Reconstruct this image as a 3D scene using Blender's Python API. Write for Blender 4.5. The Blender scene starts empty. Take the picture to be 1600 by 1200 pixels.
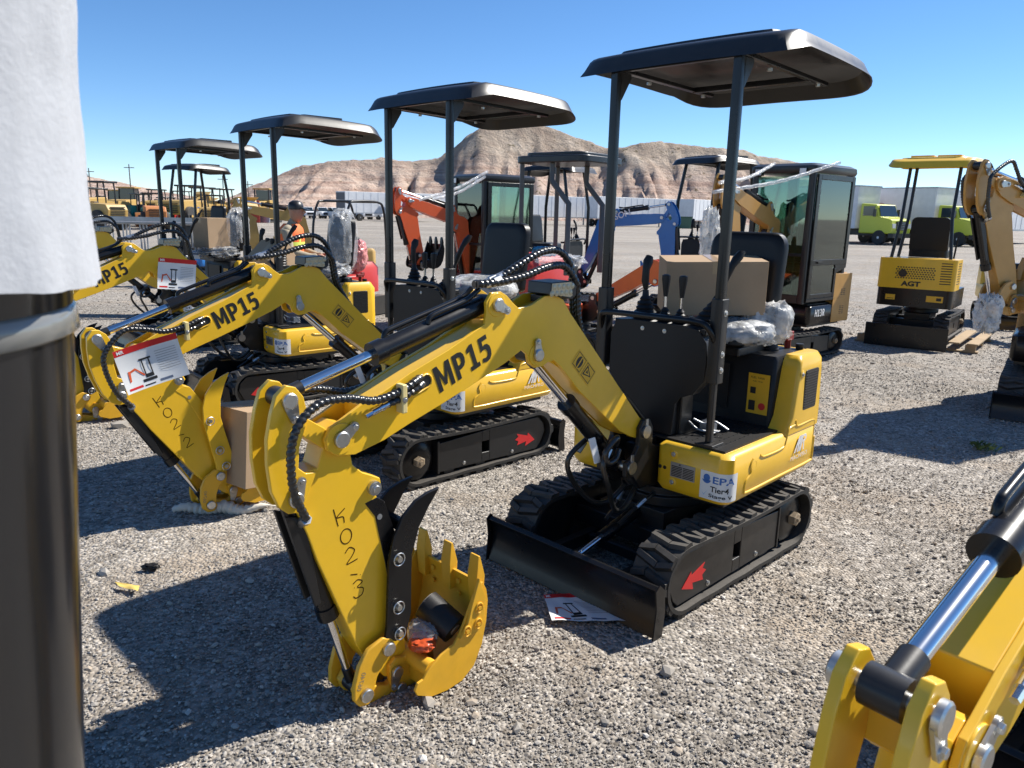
import bpy, math, random
import numpy as np
from mathutils import noise, Vector
PI = math.pi
R_ = math.radians
scn = bpy.context.scene
COL = scn.collection

# ---------------------------------------------------------------- camera
F_PX, PITCH, ROLL, CAM_H = 1195.14, 0.220556, 0.0219465, 1.642
cam_d = bpy.data.cameras.new('camera'); cam = bpy.data.objects.new('camera', cam_d); COL.objects.link(cam)
cam_d.sensor_width = 36.0; cam_d.lens = F_PX / 1600 * 36.0
cam_d.clip_start = 0.02; cam_d.clip_end = 6000
cp, sp = math.cos(PITCH), math.sin(PITCH); cr, sr = math.cos(ROLL), math.sin(ROLL)
fw = Vector((0, cp, -sp)); up0 = Vector((0, sp, cp)); rt0 = Vector((1, 0, 0))
rt = cr * rt0 + sr * up0; upv = -sr * rt0 + cr * up0
from mathutils import Matrix
cam.matrix_world = Matrix(((rt.x, upv.x, -fw.x, 0), (rt.y, upv.y, -fw.y, 0), (rt.z, upv.z, -fw.z, CAM_H), (0, 0, 0, 1)))
cam_d.dof.use_dof = True; cam_d.dof.focus_distance = 3.4; cam_d.dof.aperture_fstop = 11
scn.camera = cam
# ---------------------------------------------------------------- light
SUN_AZ, SUN_EL = math.atan2(0.97, 1.94), R_(46)
w = bpy.data.worlds.new("World"); scn.world = w; w.use_nodes = True
nt = w.node_tree; sky = nt.nodes.new('ShaderNodeTexSky'); sky.sky_type = 'NISHITA'; sky.sun_disc = False
sky.sun_elevation = SUN_EL; sky.sun_rotation = PI / 2 - SUN_AZ; sky.altitude = 2400; sky.air_density = 0.9; sky.dust_density = 0.0; sky.ozone_density = 3.4
hs = nt.nodes.new('ShaderNodeHueSaturation'); hs.inputs['Saturation'].default_value = 1.16; hs.inputs['Value'].default_value = 1.06
nt.links.new(sky.outputs[0], hs.inputs['Color']); nt.links.new(hs.outputs[0], nt.nodes['Background'].inputs[0]); nt.nodes['Background'].inputs[1].default_value = 0.090
sd = bpy.data.lights.new('sun', 'SUN'); sd.energy = 4.6; sd.angle = R_(0.53); sd.color = (1.0, 0.955, 0.88)
so = bpy.data.objects.new('sun', sd); COL.objects.link(so)
sdir = Vector((math.cos(SUN_AZ) * math.cos(SUN_EL), math.sin(SUN_AZ) * math.cos(SUN_EL), math.sin(SUN_EL)))
so.rotation_euler = sdir.to_track_quat('Z', 'Y').to_euler(); so.location = (8, 4, 12)
scn.view_settings.view_transform = 'Standard'; scn.view_settings.look = 'None'; scn.view_settings.exposure = 0.84; scn.view_settings.gamma = 1
scn.render.engine = 'CYCLES'

# ---------------------------------------------------------------- helpers
class MB:
    def __init__(s, T=None): s.v = []; s.f = []; s.m = []; s.T = T; s.mi = 0
    def add(s, vs, fs):
        o = len(s.v)
        if s.T: vs = [s.T(p) for p in vs]
        s.v += [tuple(p) for p in vs]; s.f += [tuple(i + o for i in f) for f in fs]; s.m += [s.mi] * len(fs); return s
    def box(s, x0, x1, y0, y1, z0, z1, X=None):
        vs = [(x, y, z) for x in (x0, x1) for y in (y0, y1) for z in (z0, z1)]
        if X: vs = [X(p) for p in vs]
        return s.add(vs, [(0, 1, 3, 2), (4, 6, 7, 5), (0, 4, 5, 1), (2, 3, 7, 6), (0, 2, 6, 4), (1, 5, 7, 3)])
    def prism(s, pr, a0, a1, ax='y'):
        n = len(pr)
        g = {'y': lambda p, a: (p[0], a, p[1]), 'z': lambda p, a: (p[0], p[1], a), 'x': lambda p, a: (a, p[0], p[1])}[ax]
        vs = [g(p, a0) for p in pr] + [g(p, a1) for p in pr]
        fs = [tuple(range(n - 1, -1, -1)), tuple(range(n, 2 * n))] + [(i, (i + 1) % n, n + (i + 1) % n, n + i) for i in range(n)]
        return s.add(vs, fs)
    def loft(s, rings, cap=True, closed=True):
        n = len(rings[0]); vs = [p for r in rings for p in r]; fs = []
        for k in range(len(rings) - 1):
            for i in range(n if closed else n - 1):
                j = (i + 1) % n; fs.append((k * n + i, k * n + j, (k + 1) * n + j, (k + 1) * n + i))
        if cap: fs += [tuple(range(n - 1, -1, -1)), tuple(range((len(rings) - 1) * n, len(rings) * n))]
        return s.add(vs, fs)
    def tube(s, pts, r, n=8, wob=0.0, pitch=0.02, cap=True):
        pts = [Vector(p) for p in pts]; rings = []; N = None; L = 0
        if wob and not isinstance(r, (list, tuple)):
            q_, st = [pts[0]], pitch / 5
            for a, c in zip(pts, pts[1:]):
                k = max(1, int((c - a).length / st)); q_ += [a.lerp(c, (i + 1) / k) for i in range(k)]
            pts = q_
        for i, p in enumerate(pts):
            t = (pts[min(i + 1, len(pts) - 1)] - pts[max(i - 1, 0)])
            t = t.normalized() if t.length > 1e-9 else Vector((0, 0, 1))
            if N is None:
                a = Vector((0, 0, 1)) if abs(t.z) < .9 else Vector((1, 0, 0)); N = t.cross(a).normalized()
            else:
                N = (N - t * N.dot(t)); N = N.normalized() if N.length > 1e-9 else t.orthogonal().normalized()
            B = t.cross(N)
            if i: L += (p - pts[i - 1]).length
            rr = r[i] if isinstance(r, (list, tuple)) else r; ring = []
            for k in range(n):
                a = 2 * PI * k / n; q = rr * (1 + wob * (1 if math.sin(a - 2 * PI * L / pitch) > 0 else -1)) if wob else rr
                ring.append(tuple(p + (N * math.cos(a) + B * math.sin(a)) * q))
            rings.append(ring)
        return s.loft(rings, cap)
    def cyl(s, p0, p1, r, n=16, r1=None): return s.tube([p0, p1], [r, r if r1 is None else r1], n)
    def lathe(s, prof, o, n=16, ax='z', sx=1.0):
        rings = []
        for r, h in prof:
            ring = []
            for k in range(n):
                a = 2 * PI * k / n; u, v_ = r * math.cos(a) * sx, r * math.sin(a)
                ring.append({'z': (o[0] + u, o[1] + v_, o[2] + h), 'y': (o[0] + v_, o[1] + h, o[2] + u), 'x': (o[0] + h, o[1] + u, o[2] + v_)}[ax])
            rings.append(ring)
        return s.loft(rings)
    def bolt(s, x, y, z, r, ax='y', d=1, n=6, t=0.5, washer=True):
        if washer: s.lathe([(r * 1.45, 0), (r * 1.45, d * r * .22)], (x, y, z), 14, ax)
        return s.lathe([(r, 0), (r, d * r * (.2 + t)), (r * .8, d * r * (.35 + t))], (x, y, z), n, ax)
    def build(s, name, mat, parent=None, bev=0.0, smooth=40, seg=2, fix=True):
        me = bpy.data.meshes.new(name); me.from_pydata(s.v, [], s.f)
        mats = mat if isinstance(mat, (list, tuple)) else [mat]
        for m_ in mats: me.materials.append(m_)
        if len(mats) > 1: me.polygons.foreach_set('material_index', s.m)
        me.validate()
        if fix:
            import bmesh
            b = bmesh.new(); b.from_mesh(me); bmesh.ops.recalc_face_normals(b, faces=b.faces); b.to_mesh(me); b.free()
        if smooth: me.shade_smooth(); me.set_sharp_from_angle(angle=R_(smooth))
        o = bpy.data.objects.new(name, me); COL.objects.link(o)
        if parent: o.parent = parent
        if bev:
            b = o.modifiers.new('bevel', 'BEVEL'); b.width = bev; b.segments = seg; b.limit_method = 'ANGLE'; b.angle_limit = R_(35); b.harden_normals = True
        return o
def thing(name, label, cat, loc=(0, 0, 0), rz=0, group=None, s=1):
    o = bpy.data.objects.new(name, None); COL.objects.link(o); o.location = loc; o.rotation_euler = (0, 0, rz); o.scale = (s, s, s); o.empty_display_size = .1
    o['label'] = label; o['category'] = cat
    if group: o['group'] = group
    return o
def tag(o, label, cat, group=None):
    o['label'] = label; o['category'] = cat
    if group: o['group'] = group
    return o
def struct(o): o['kind'] = 'structure'; return o
def rrect(x0, x1, y0, y1, r, n=4):
    if not isinstance(r, (list, tuple)): r = [r] * 4
    out = []
    for (cx, cy, a0, q) in ((x1, y1, 0, r[0]), (x0, y1, 90, r[1]), (x0, y0, 180, r[2]), (x1, y0, 270, r[3])):
        if q <= 0: out.append((cx, cy)); continue
        ox = cx - q if cx == x1 else cx + q; oy = cy - q if cy == y1 else cy + q
        for k in range(n + 1):
            a = R_(a0 + 90 * k / n); out.append((ox + q * math.cos(a), oy + q * math.sin(a)))
    return out
def spl(pts, n=8):
    pts = [Vector(p) for p in pts]; P = [2 * pts[0] - pts[1]] + pts + [2 * pts[-1] - pts[-2]]; out = []
    for i in range(1, len(P) - 2):
        a, b, c, d = P[i - 1:i + 3]
        for k in range(n):
            t = k / n; out.append(.5 * ((2 * b) + (c - a) * t + (2 * a - 5 * b + 4 * c - d) * t * t + (3 * b - a - 3 * c + d) * t ** 3))
    out.append(pts[-1]); return out
_tc = {}
def text_geo(body, bold=0.0):
    k = (body, bold)
    if k not in _tc:
        cu = bpy.data.curves.new('t', 'FONT'); cu.body = body; cu.offset = bold; cu.resolution_u = 3
        o = bpy.data.objects.new('t', cu); COL.objects.link(o); dg = bpy.context.evaluated_depsgraph_get(); dg.update()
        me = bpy.data.meshes.new_from_object(o.evaluated_get(dg)); V = np.array([v.co[:2] for v in me.vertices]); Fc = [tuple(p.vertices) for p in me.polygons]
        mn, mx = V.min(0), V.max(0); V = (V - mn) / (mx - mn); asp = (mx[0] - mn[0]) / (mx[1] - mn[1])
        bpy.data.objects.remove(o); bpy.data.curves.remove(cu); bpy.data.meshes.remove(me); _tc[k] = (V, Fc, asp)
    return _tc[k]
def text(mb, body, o, right, up, h=None, wd=None, bold=0.0, shear=0.0, center=False):
    V, Fc, asp = text_geo(body, bold); r = Vector(right).normalized(); u = Vector(up).normalized()
    if h is None: h = wd / asp
    if wd is None: wd = h * asp
    o = Vector(o)
    if center: o = o - r * wd / 2 - u * h / 2
    mb.add([tuple(o + r * (p[0] * wd + p[1] * h * shear) + u * p[1] * h) for p in V], Fc); return mb
def poly2(mb, pts, o, right, up, n, th=.0015):
    o = Vector(o); r = Vector(right).normalized(); u = Vector(up).normalized(); nn = Vector(n).normalized()
    k = len(pts); vs = [o + r * a + u * b for a, b in pts] + [o + r * a + u * b - nn * th for a, b in pts]
    mb.add([tuple(p) for p in vs], [tuple(range(k)), tuple(range(2 * k - 1, k - 1, -1))] + [(i, (i + 1) % k, k + (i + 1) % k, k + i) for i in range(k)]); return mb

# ---------------------------------------------------------------- materials
MT = {}
def mat(name, col, rough=.5, metal=0.0, noise_amt=0.0, nscale=8.0, col2=None, bump=0.0, bscale=60.0, coat=0.0, spec=.5, trans=0.0, alpha=1.0, emit=None, dust=0.0, ior=None):
    if name in MT: return MT[name]
    m = bpy.data.materials.new(name); m.use_nodes = True; t = m.node_tree; b = t.nodes['Principled BSDF']
    b.inputs['Roughness'].default_value = rough; b.inputs['Metallic'].default_value = metal; b.inputs['Specular IOR Level'].default_value = spec
    b.inputs['Coat Weight'].default_value = coat; b.inputs['Coat Roughness'].default_value = .12
    b.inputs['Transmission Weight'].default_value = trans; b.inputs['Alpha'].default_value = alpha
    if ior: b.inputs['IOR'].default_value = ior
    c = (*col, 1); b.inputs['Base Color'].default_value = c; out = None
    tc = t.nodes.new('ShaderNodeTexCoord')
    if noise_amt or col2:
        n = t.nodes.new('ShaderNodeTexNoise'); n.inputs['Scale'].default_value = nscale; n.inputs['Detail'].default_value = 6; n.inputs['Roughness'].default_value = .65
        t.links.new(tc.outputs['Object'], n.inputs['Vector'])
        rp = t.nodes.new('ShaderNodeValToRGB'); rp.color_ramp.elements[0].position = .32; rp.color_ramp.elements[1].position = .72
        c2 = col2 or tuple(x * (1 - noise_amt) for x in col)
        rp.color_ramp.elements[0].color = (*c2, 1); rp.color_ramp.elements[1].color = c
        t.links.new(n.outputs['Fac'], rp.inputs[0]); out = rp.outputs[0]
        mr = t.nodes.new('ShaderNodeMapRange'); mr.inputs['To Min'].default_value = min(1, rough + .15); mr.inputs['To Max'].default_value = max(.02, rough - .08)
        t.links.new(n.outputs['Fac'], mr.inputs[0]); t.links.new(mr.outputs[0], b.inputs['Roughness'])
    if dust:
        g = t.nodes.new('ShaderNodeNewGeometry'); sx = t.nodes.new('ShaderNodeSeparateXYZ'); t.links.new(g.outputs['Normal'], sx.inputs[0])
        n2 = t.nodes.new('ShaderNodeTexNoise'); n2.inputs['Scale'].default_value = 14; n2.inputs['Detail'].default_value = 8; n2.inputs['Roughness'].default_value = .7; t.links.new(tc.outputs['Object'], n2.inputs['Vector'])
        a = t.nodes.new('ShaderNodeMapRange'); a.inputs['From Min'].default_value = -.3; a.inputs['From Max'].default_value = 1.0; a.inputs['To Min'].default_value = .03; t.links.new(sx.outputs[2], a.inputs[0])
        mu = t.nodes.new('ShaderNodeMath'); mu.operation = 'MULTIPLY'; t.links.new(a.outputs[0], mu.inputs[0]); t.links.new(n2.outputs['Fac'], mu.inputs[1])
        mu2 = t.nodes.new('ShaderNodeMath'); mu2.operation = 'MULTIPLY'; mu2.inputs[1].default_value = dust; t.links.new(mu.outputs[0], mu2.inputs[0])
        mx = t.nodes.new('ShaderNodeMixRGB'); mx.inputs[1].default_value = c; mx.inputs[2].default_value = (.42, .37, .31, 1)
        if out: t.links.new(out, mx.inputs[1])
        t.links.new(mu2.outputs[0], mx.inputs[0]); out = mx.outputs[0]
    if out: t.links.new(out, b.inputs['Base Color'])
    if bump:
        n3 = t.nodes.new('ShaderNodeTexNoise'); n3.inputs['Scale'].default_value = bscale; n3.inputs['Detail'].default_value = 4; t.links.new(tc.outputs['Object'], n3.inputs['Vector'])
        bp = t.nodes.new('ShaderNodeBump'); bp.inputs['Strength'].default_value = bump; bp.inputs['Distance'].default_value = .004
        t.links.new(n3.outputs['Fac'], bp.inputs['Height']); t.links.new(bp.outputs[0], b.inputs['Normal'])
    if emit: b.inputs['Emission Color'].default_value = (*emit, 1); b.inputs['Emission Strength'].default_value = 1
    MT[name] = m; return m
YEL = mat('yellow_paint', (.88, .51, .013), .34, noise_amt=.10, nscale=5, coat=.35, dust=.15, bump=.03, bscale=35)
YEL2 = mat('yellow_bucket', (.84, .44, .013), .45, noise_amt=.16, nscale=9, coat=.1, dust=.16, bump=.08, bscale=50)
TAN = mat('tan_paint', (.52, .27, .055), .4, noise_amt=.12, coat=.2, dust=.2)
ORG = mat('orange_paint', (.72, .10, .018), .38, noise_amt=.1, coat=.3, dust=.15)
BLU = mat('blue_paint', (.006, .17, .52), .38, noise_amt=.1, coat=.3, dust=.15)
RED = mat('red_paint', (.55, .03, .025), .4, noise_amt=.1, coat=.2, dust=.15)
TEAL = mat('teal_paint', (.01, .22, .2), .45, noise_amt=.1, dust=.2)
BLK = mat('black_paint', (.008, .008, .009), .38, noise_amt=.3, nscale=12, coat=.1, dust=.06, bump=.05)
BLKG = mat('black_gloss', (.006, .006, .007), .26, noise_amt=.2, nscale=10, coat=.12, spec=.35, dust=.03)
PLA = mat('black_plastic', (.010, .010, .011), .46, bump=.12, bscale=220, spec=.32, dust=.04)
CAN = mat('canopy_plastic', (.012, .013, .015), .34, noise_amt=.15, nscale=4, coat=.12, spec=.4, dust=.09, bump=.05, bscale=18)
RUB = mat('track_rubber', (.012, .0115, .011), .6, noise_amt=.3, nscale=20, dust=.26, bump=.2, bscale=90)
HOS = mat('hose_rubber', (.014, .014, .014), .28, coat=.2, dust=.06)
CHR = mat('chrome', (.72, .72, .73), .16, metal=1)
ZIN = mat('zinc_bolt', (.62, .62, .60), .34, metal=1, noise_amt=.25, nscale=60)
BRA = mat('primer_hub', (.36, .27, .17), .6, noise_amt=.4, nscale=60)
VIN = mat('seat_vinyl', (.009, .009, .010), .42, spec=.3, bump=.06, bscale=120)
CARD = mat('cardboard', (.40, .275, .165), .85, noise_amt=.10, nscale=7, bump=.08, bscale=60)
TAPE = mat('packing_tape', (.42, .29, .16), .3, coat=.3)
WHT = mat('white_decal', (.78, .78, .76), .45)
PAP = mat('paper', (.74, .74, .72), .6)
REDD = mat('red_decal', (.62, .02, .02), .45)
BLUD = mat('blue_decal', (.03, .14, .42), .45)
LBLU = mat('pale_blue_decal', (.35, .5, .68), .45)
BKD = mat('black_decal', (.012, .012, .012), .45)
YD = mat('yellow_label', (.75, .42, .02), .4)
GRYD = mat('grey_decal', (.32, .32, .32), .5)
MARK = mat('marker_ink', (.03, .006, .004), .8, spec=.1)
GRN = mat('lime_paint', (.56, .60, .04), .35, coat=.3, noise_amt=.08, dust=.12)
TRW = mat('trailer_white', (.74, .75, .76), .5, noise_amt=.16, nscale=1.5, dust=.1)
STL = mat('galvanised_steel', (.42, .43, .44), .42, metal=.7, noise_amt=.25, nscale=6)
SKIN = mat('skin', (.42, .22, .14), .55)
YCOM = mat('faded_yellow', (.48, .30, .075), .5, noise_amt=.15, dust=.25)
def thin_glass(name, tint, gl):
    m = bpy.data.materials.new(name); m.use_nodes = True; t = m.node_tree; t.nodes.remove(t.nodes['Principled BSDF'])
    tr = t.nodes.new('ShaderNodeBsdfTransparent'); tr.inputs[0].default_value = (*tint, 1); g = t.nodes.new('ShaderNodeBsdfGlossy'); g.inputs['Roughness'].default_value = .03; g.inputs[0].default_value = (.9, 1, .97, 1)
    f = t.nodes.new('ShaderNodeFresnel'); f.inputs[0].default_value = 1.5; a = t.nodes.new('ShaderNodeMath'); a.inputs[1].default_value = gl; t.links.new(f.outputs[0], a.inputs[0]); mx = t.nodes.new('ShaderNodeMixShader'); t.links.new(a.outputs[0], mx.inputs[0]); t.links.new(tr.outputs[0], mx.inputs[1]); t.links.new(g.outputs[0], mx.inputs[2]); t.links.new(mx.outputs[0], t.nodes['Material Output'].inputs[0]); MT[name] = m; return m
GLA = thin_glass('cab_glass', (.62, .80, .73), .06)
def film(name, col, dens):
    m = bpy.data.materials.new(name); m.use_nodes = True; t = m.node_tree; b = t.nodes['Principled BSDF']
    b.inputs['Base Color'].default_value = (*col, 1); b.inputs['Roughness'].default_value = .13
    tr = t.nodes.new('ShaderNodeBsdfTransparent'); mx = t.nodes.new('ShaderNodeMixShader'); n = t.nodes.new('ShaderNodeTexNoise'); n.inputs['Scale'].default_value = 16; n.inputs['Detail'].default_value = 5
    tc = t.nodes.new('ShaderNodeTexCoord'); t.links.new(tc.outputs['Object'], n.inputs['Vector'])
    mr = t.nodes.new('ShaderNodeMapRange'); mr.inputs['From Min'].default_value = .35; mr.inputs['From Max'].default_value = .65; mr.inputs['To Min'].default_value = dens * .55; mr.inputs['To Max'].default_value = min(1, dens * 1.4)
    t.links.new(n.outputs['Fac'], mr.inputs[0]); t.links.new(mr.outputs[0], mx.inputs[0]); t.links.new(tr.outputs[0], mx.inputs[1]); t.links.new(b.outputs[0], mx.inputs[2])
    n5 = t.nodes.new('ShaderNodeTexNoise'); n5.inputs['Scale'].default_value = 22; n5.inputs['Detail'].default_value = 5; n5.inputs['Distortion'].default_value = 1.6; t.links.new(tc.outputs['Object'], n5.inputs['Vector']); bp = t.nodes.new('ShaderNodeBump'); bp.inputs['Strength'].default_value = .9; bp.inputs['Distance'].default_value = .012; t.links.new(n5.outputs['Fac'], bp.inputs['Height']); t.links.new(bp.outputs[0], b.inputs['Normal'])
    t.links.new(mx.outputs[0], t.nodes['Material Output'].inputs[0]); MT[name] = m; return m
FILM = film('clear_film', (.72, .74, .76), .28)
FILMW = film('milky_film', (.80, .80, .78), .50)

# ---------------------------------------------------------------- setting
def ground_mat():
    m = bpy.data.materials.new('gravel_ground'); m.use_nodes = True; t = m.node_tree; b = t.nodes['Principled BSDF']; b.inputs['Roughness'].default_value = .9; b.inputs['Specular IOR Level'].default_value = .25
    L = t.links.new; g = t.nodes.new('ShaderNodeNewGeometry'); P = g.outputs['Position']
    v = t.nodes.new('ShaderNodeTexVoronoi'); v.inputs['Scale'].default_value = 62; L(P, v.inputs['Vector'])
    v2 = t.nodes.new('ShaderNodeTexVoronoi'); v2.inputs['Scale'].default_value = 27; L(P, v2.inputs['Vector'])
    def ramp(src, els):
        r = t.nodes.new('ShaderNodeValToRGB'); e = r.color_ramp.elements
        while len(e) < len(els): e.new(.5)
        for k, (p, c) in enumerate(els): e[k].position = p; e[k].color = (*c, 1)
        L(src, r.inputs[0]); return r.outputs[0]
    sep = t.nodes.new('ShaderNodeSeparateColor'); L(v.outputs['Color'], sep.inputs[0])
    st = ramp(sep.outputs[0], [(0, (.15, .135, .115)), (.45, (.30, .275, .242)), (.8, (.39, .36, .32)), (1, (.52, .49, .445))])
    n = t.nodes.new('ShaderNodeTexNoise'); n.inputs['Scale'].default_value = 1.1; n.inputs['Detail'].default_value = 7; n.inputs['Roughness'].default_value = .62; L(P, n.inputs['Vector'])
    pf = ramp(n.outputs['Fac'], [(.50, (0, 0, 0)), (.66, (1, 1, 1))])
    fine = t.nodes.new('ShaderNodeTexNoise'); fine.inputs['Scale'].default_value = 90; fine.inputs['Detail'].default_value = 5; L(P, fine.inputs['Vector'])
    sand = ramp(fine.outputs['Fac'], [(.3, (.24, .195, .15)), (.7, (.40, .34, .27))])
    mf = t.nodes.new('ShaderNodeMath'); mf.operation = 'MULTIPLY'; mf.inputs[1].default_value = .75; L(pf, mf.inputs[0])
    mx = t.nodes.new('ShaderNodeMixRGB'); L(mf.outputs[0], mx.inputs[0]); L(st, mx.inputs[1]); L(sand, mx.inputs[2])
    big = t.nodes.new('ShaderNodeTexNoise'); big.inputs['Scale'].default_value = .16; big.inputs['Detail'].default_value = 5; mp = t.nodes.new('ShaderNodeMapping'); mp.inputs['Scale'].default_value = (.35, 1.6, 1); L(P, mp.inputs[0]); L(mp.outputs[0], big.inputs['Vector'])
    bc = ramp(big.outputs['Fac'], [(.35, (.80, .79, .78)), (.65, (1.14, 1.12, 1.10))])
    mm = t.nodes.new('ShaderNodeMixRGB'); mm.blend_type = 'MULTIPLY'; mm.inputs[0].default_value = 1; L(mx.outputs[0], mm.inputs[1]); L(bc, mm.inputs[2])
    sp2 = t.nodes.new('ShaderNodeTexNoise'); sp2.inputs['Scale'].default_value = 6; sp2.inputs['Detail'].default_value = 12; sp2.inputs['Roughness'].default_value = .85; L(P, sp2.inputs['Vector']); s2 = ramp(sp2.outputs['Fac'], [(.38, (.62, .60, .58)), (.5, (1, 1, 1)), (.62, (1.3, 1.28, 1.25))])
    m3 = t.nodes.new('ShaderNodeMixRGB'); m3.blend_type = 'MULTIPLY'; m3.inputs[0].default_value = 1.0; L(mm.outputs[0], m3.inputs[1]); L(s2, m3.inputs[2]); L(m3.outputs[0], b.inputs['Base Color'])
    ad = t.nodes.new('ShaderNodeMath'); ad.operation = 'MULTIPLY_ADD'; ad.inputs[1].default_value = .6; L(v2.outputs['Distance'], ad.inputs[0]); L(v.outputs['Distance'], ad.inputs[2])
    ds = t.nodes.new('ShaderNodeCameraData')
    bp = t.nodes.new('ShaderNodeBump'); bp.invert = True; bp.inputs['Strength'].default_value = .9; bp.inputs['Distance'].default_value = .012; L(ad.outputs[0], bp.inputs['Height']); L(bp.outputs[0], b.inputs['Normal'])
    return m
GM = ground_mat()
def ground():
    xs = np.concatenate([-np.geomspace(3000, 8, 24), np.linspace(-7, 8, 76), np.geomspace(9, 3000, 24)]); ys = np.concatenate([[-60, -20, -6], np.linspace(-2, 12, 71), np.geomspace(13, 3500, 26)])
    V = []; 
    for y in ys:
        for x in xs:
            k = max(0, 1 - abs(y - 5) / 9) ; V.append((x, y, .012 * k * noise.noise(Vector((x * .9, y * .9, 0)))-.006))
    nx = len(xs); Fc = [(j * nx + i, j * nx + i + 1, (j + 1) * nx + i + 1, (j + 1) * nx + i) for j in range(len(ys) - 1) for i in range(nx - 1)]
    m = MB(); m.add(V, Fc); o = m.build('ground', GM, fix=False, smooth=60); struct(o)
ground()
def stones():
    rng = np.random.default_rng(4)
    phi = (1 + 5 ** .5) / 2
    ico = np.array([(-1, phi, 0), (1, phi, 0), (-1, -phi, 0), (1, -phi, 0), (0, -1, phi), (0, 1, phi), (0, -1, -phi), (0, 1, -phi), (phi, 0, -1), (phi, 0, 1), (-phi, 0, -1), (-phi, 0, 1)]) / 1.9
    fc = np.array([(0, 11, 5), (0, 5, 1), (0, 1, 7), (0, 7, 10), (0, 10, 11), (1, 5, 9), (5, 11, 4), (11, 10, 2), (10, 7, 6), (7, 1, 8), (3, 9, 4), (3, 4, 2), (3, 2, 6), (3, 6, 8), (3, 8, 9), (4, 9, 5), (2, 4, 11), (6, 2, 10), (8, 6, 7), (9, 8, 1)])
    # octahedral chips: cheap
    octa = np.array([(1, 0, 0), (-1, 0, 0), (0, 1, 0), (0, -1, 0), (0, 0, 1), (0, 0, -1), (.6, .6, .45), (-.6, -.55, .5)], float)
    N = 290000
    # sample in view wedge with density falling off
    Y = 1.35 + (rng.random(N) ** 1.6) * 15; X = (rng.random(N) * 2 - 1) * (Y * .78 + .15)
    X = X + .02 * Y
    pn = np.sin(X * 1.7 + 1.3 * np.sin(Y * 1.1)) * np.cos(Y * 1.9 + 1.1 * np.cos(X * 1.3)) + .5 * np.sin(3.7 * X + 2.1 * Y)
    keep = rng.random(N) < np.clip(.82 - .38 * pn, .25, 1) * np.clip((16.4 - Y) / 9, 0, 1); X = X[keep]; Y = Y[keep]; N = len(X)
    sz = .0030 * np.exp(rng.normal(0, .36, N)) * (1 + .07 * Y); big = rng.random(N) < .022; sz[big] *= 2.1; big = rng.random(N) < .0015; sz[big] *= 3.2
    V = np.repeat(ico[None], N, 0) * (1 + rng.normal(0, .16, (N, 12, 1)))
    V *= np.stack([rng.uniform(.8, 1.5, N), rng.uniform(.7, 1.1, N), rng.uniform(.45, .85, N)], -1)[:, None, :]
    a = rng.random(N) * 2 * PI; c, s_ = np.cos(a), np.sin(a); tl = rng.normal(0, .4, N); ct, st_ = np.cos(tl), np.sin(tl)
    x, y, z = V[..., 0], V[..., 1], V[..., 2]
    y, z = y * ct[:, None] - z * st_[:, None], y * st_[:, None] + z * ct[:, None]
    x, y = x * c[:, None] - y * s_[:, None], x * s_[:, None] + y * c[:, None]
    V = np.stack([x, y, z], -1) * sz[:, None, None] + np.stack([X, Y, sz * .25 - .003], -1)[:, None, :]
    me = bpy.data.meshes.new('gravel'); nf = N * 20
    me.vertices.add(N * 12); me.vertices.foreach_set('co', V.reshape(-1).astype(np.float32)); me.loops.add(nf * 3); me.polygons.add(nf)
    me.loops.foreach_set('vertex_index', (fc[None] + (np.arange(N) * 12)[:, None, None]).reshape(-1).astype(np.int32))
    me.polygons.foreach_set('loop_start', (np.arange(nf) * 3).astype(np.int32)); me.polygons.foreach_set('use_smooth', np.zeros(nf, bool)); me.update()
    m = bpy.data.materials.new('gravel_stone'); m.use_nodes = True; t = m.node_tree; b = t.nodes['Principled BSDF']; b.inputs['Roughness'].default_value = .85; b.inputs['Specular IOR Level'].default_value = .3
    g = t.nodes.new('ShaderNodeNewGeometry'); r = t.nodes.new('ShaderNodeValToRGB'); e = r.color_ramp.elements
    for _ in range(4): e.new(.5)
    for k, (p, cc) in enumerate([(0, (.145, .13, .11)), (.2, (.255, .232, .203)), (.5, (.335, .307, .27)), (.74, (.41, .378, .335)), (.92, (.34, .28, .215)), (1, (.56, .53, .485))]): e[k].position = p; e[k].color = (*cc, 1)
    t.links.new(g.outputs['Random Per Island'], r.inputs[0]); t.links.new(r.outputs[0], b.inputs['Base Color'])
    me.materials.append(m); o = bpy.data.objects.new('gravel', me); COL.objects.link(o); o['kind'] = 'stuff'; tag(o, 'loose grey crushed gravel covering the yard between the machines', 'gravel')
stones()

# ---------------------------------------------------------------- mini excavator
ROOTP = (.318, .689); ARMP = (1.883, .954); BKP = (1.690, .075)
def rot2(p, c, a):
    ca, sa = math.cos(a), math.sin(a); x, z = p[0] - c[0], p[-1] - c[1]
    q = (c[0] + x * ca - z * sa, c[1] + x * sa + z * ca)
    return q if len(p) == 2 else (q[0], p[1], q[1])
def stadium(xc, zc, r, n=14, m=16, sag=0.0, rb=None):
    pts = []
    for k in range(n): a = -PI / 2 + PI * k / (n - 1); pts.append((xc + r * math.cos(a), zc + r * math.sin(a)))
    for k in range(1, m): t = k / m; pts.append((xc - 2 * xc * t, zc + r - sag * math.sin(PI * t)))
    for k in range(n): a = PI / 2 + PI * k / (n - 1); pts.append((-xc + r * math.cos(a), zc + r * math.sin(a)))
    for k in range(1, m): t = k / m; pts.append((-xc + 2 * xc * t, zc - r + .004 * math.sin(t * PI * 4) ** 2))
    return pts
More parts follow.
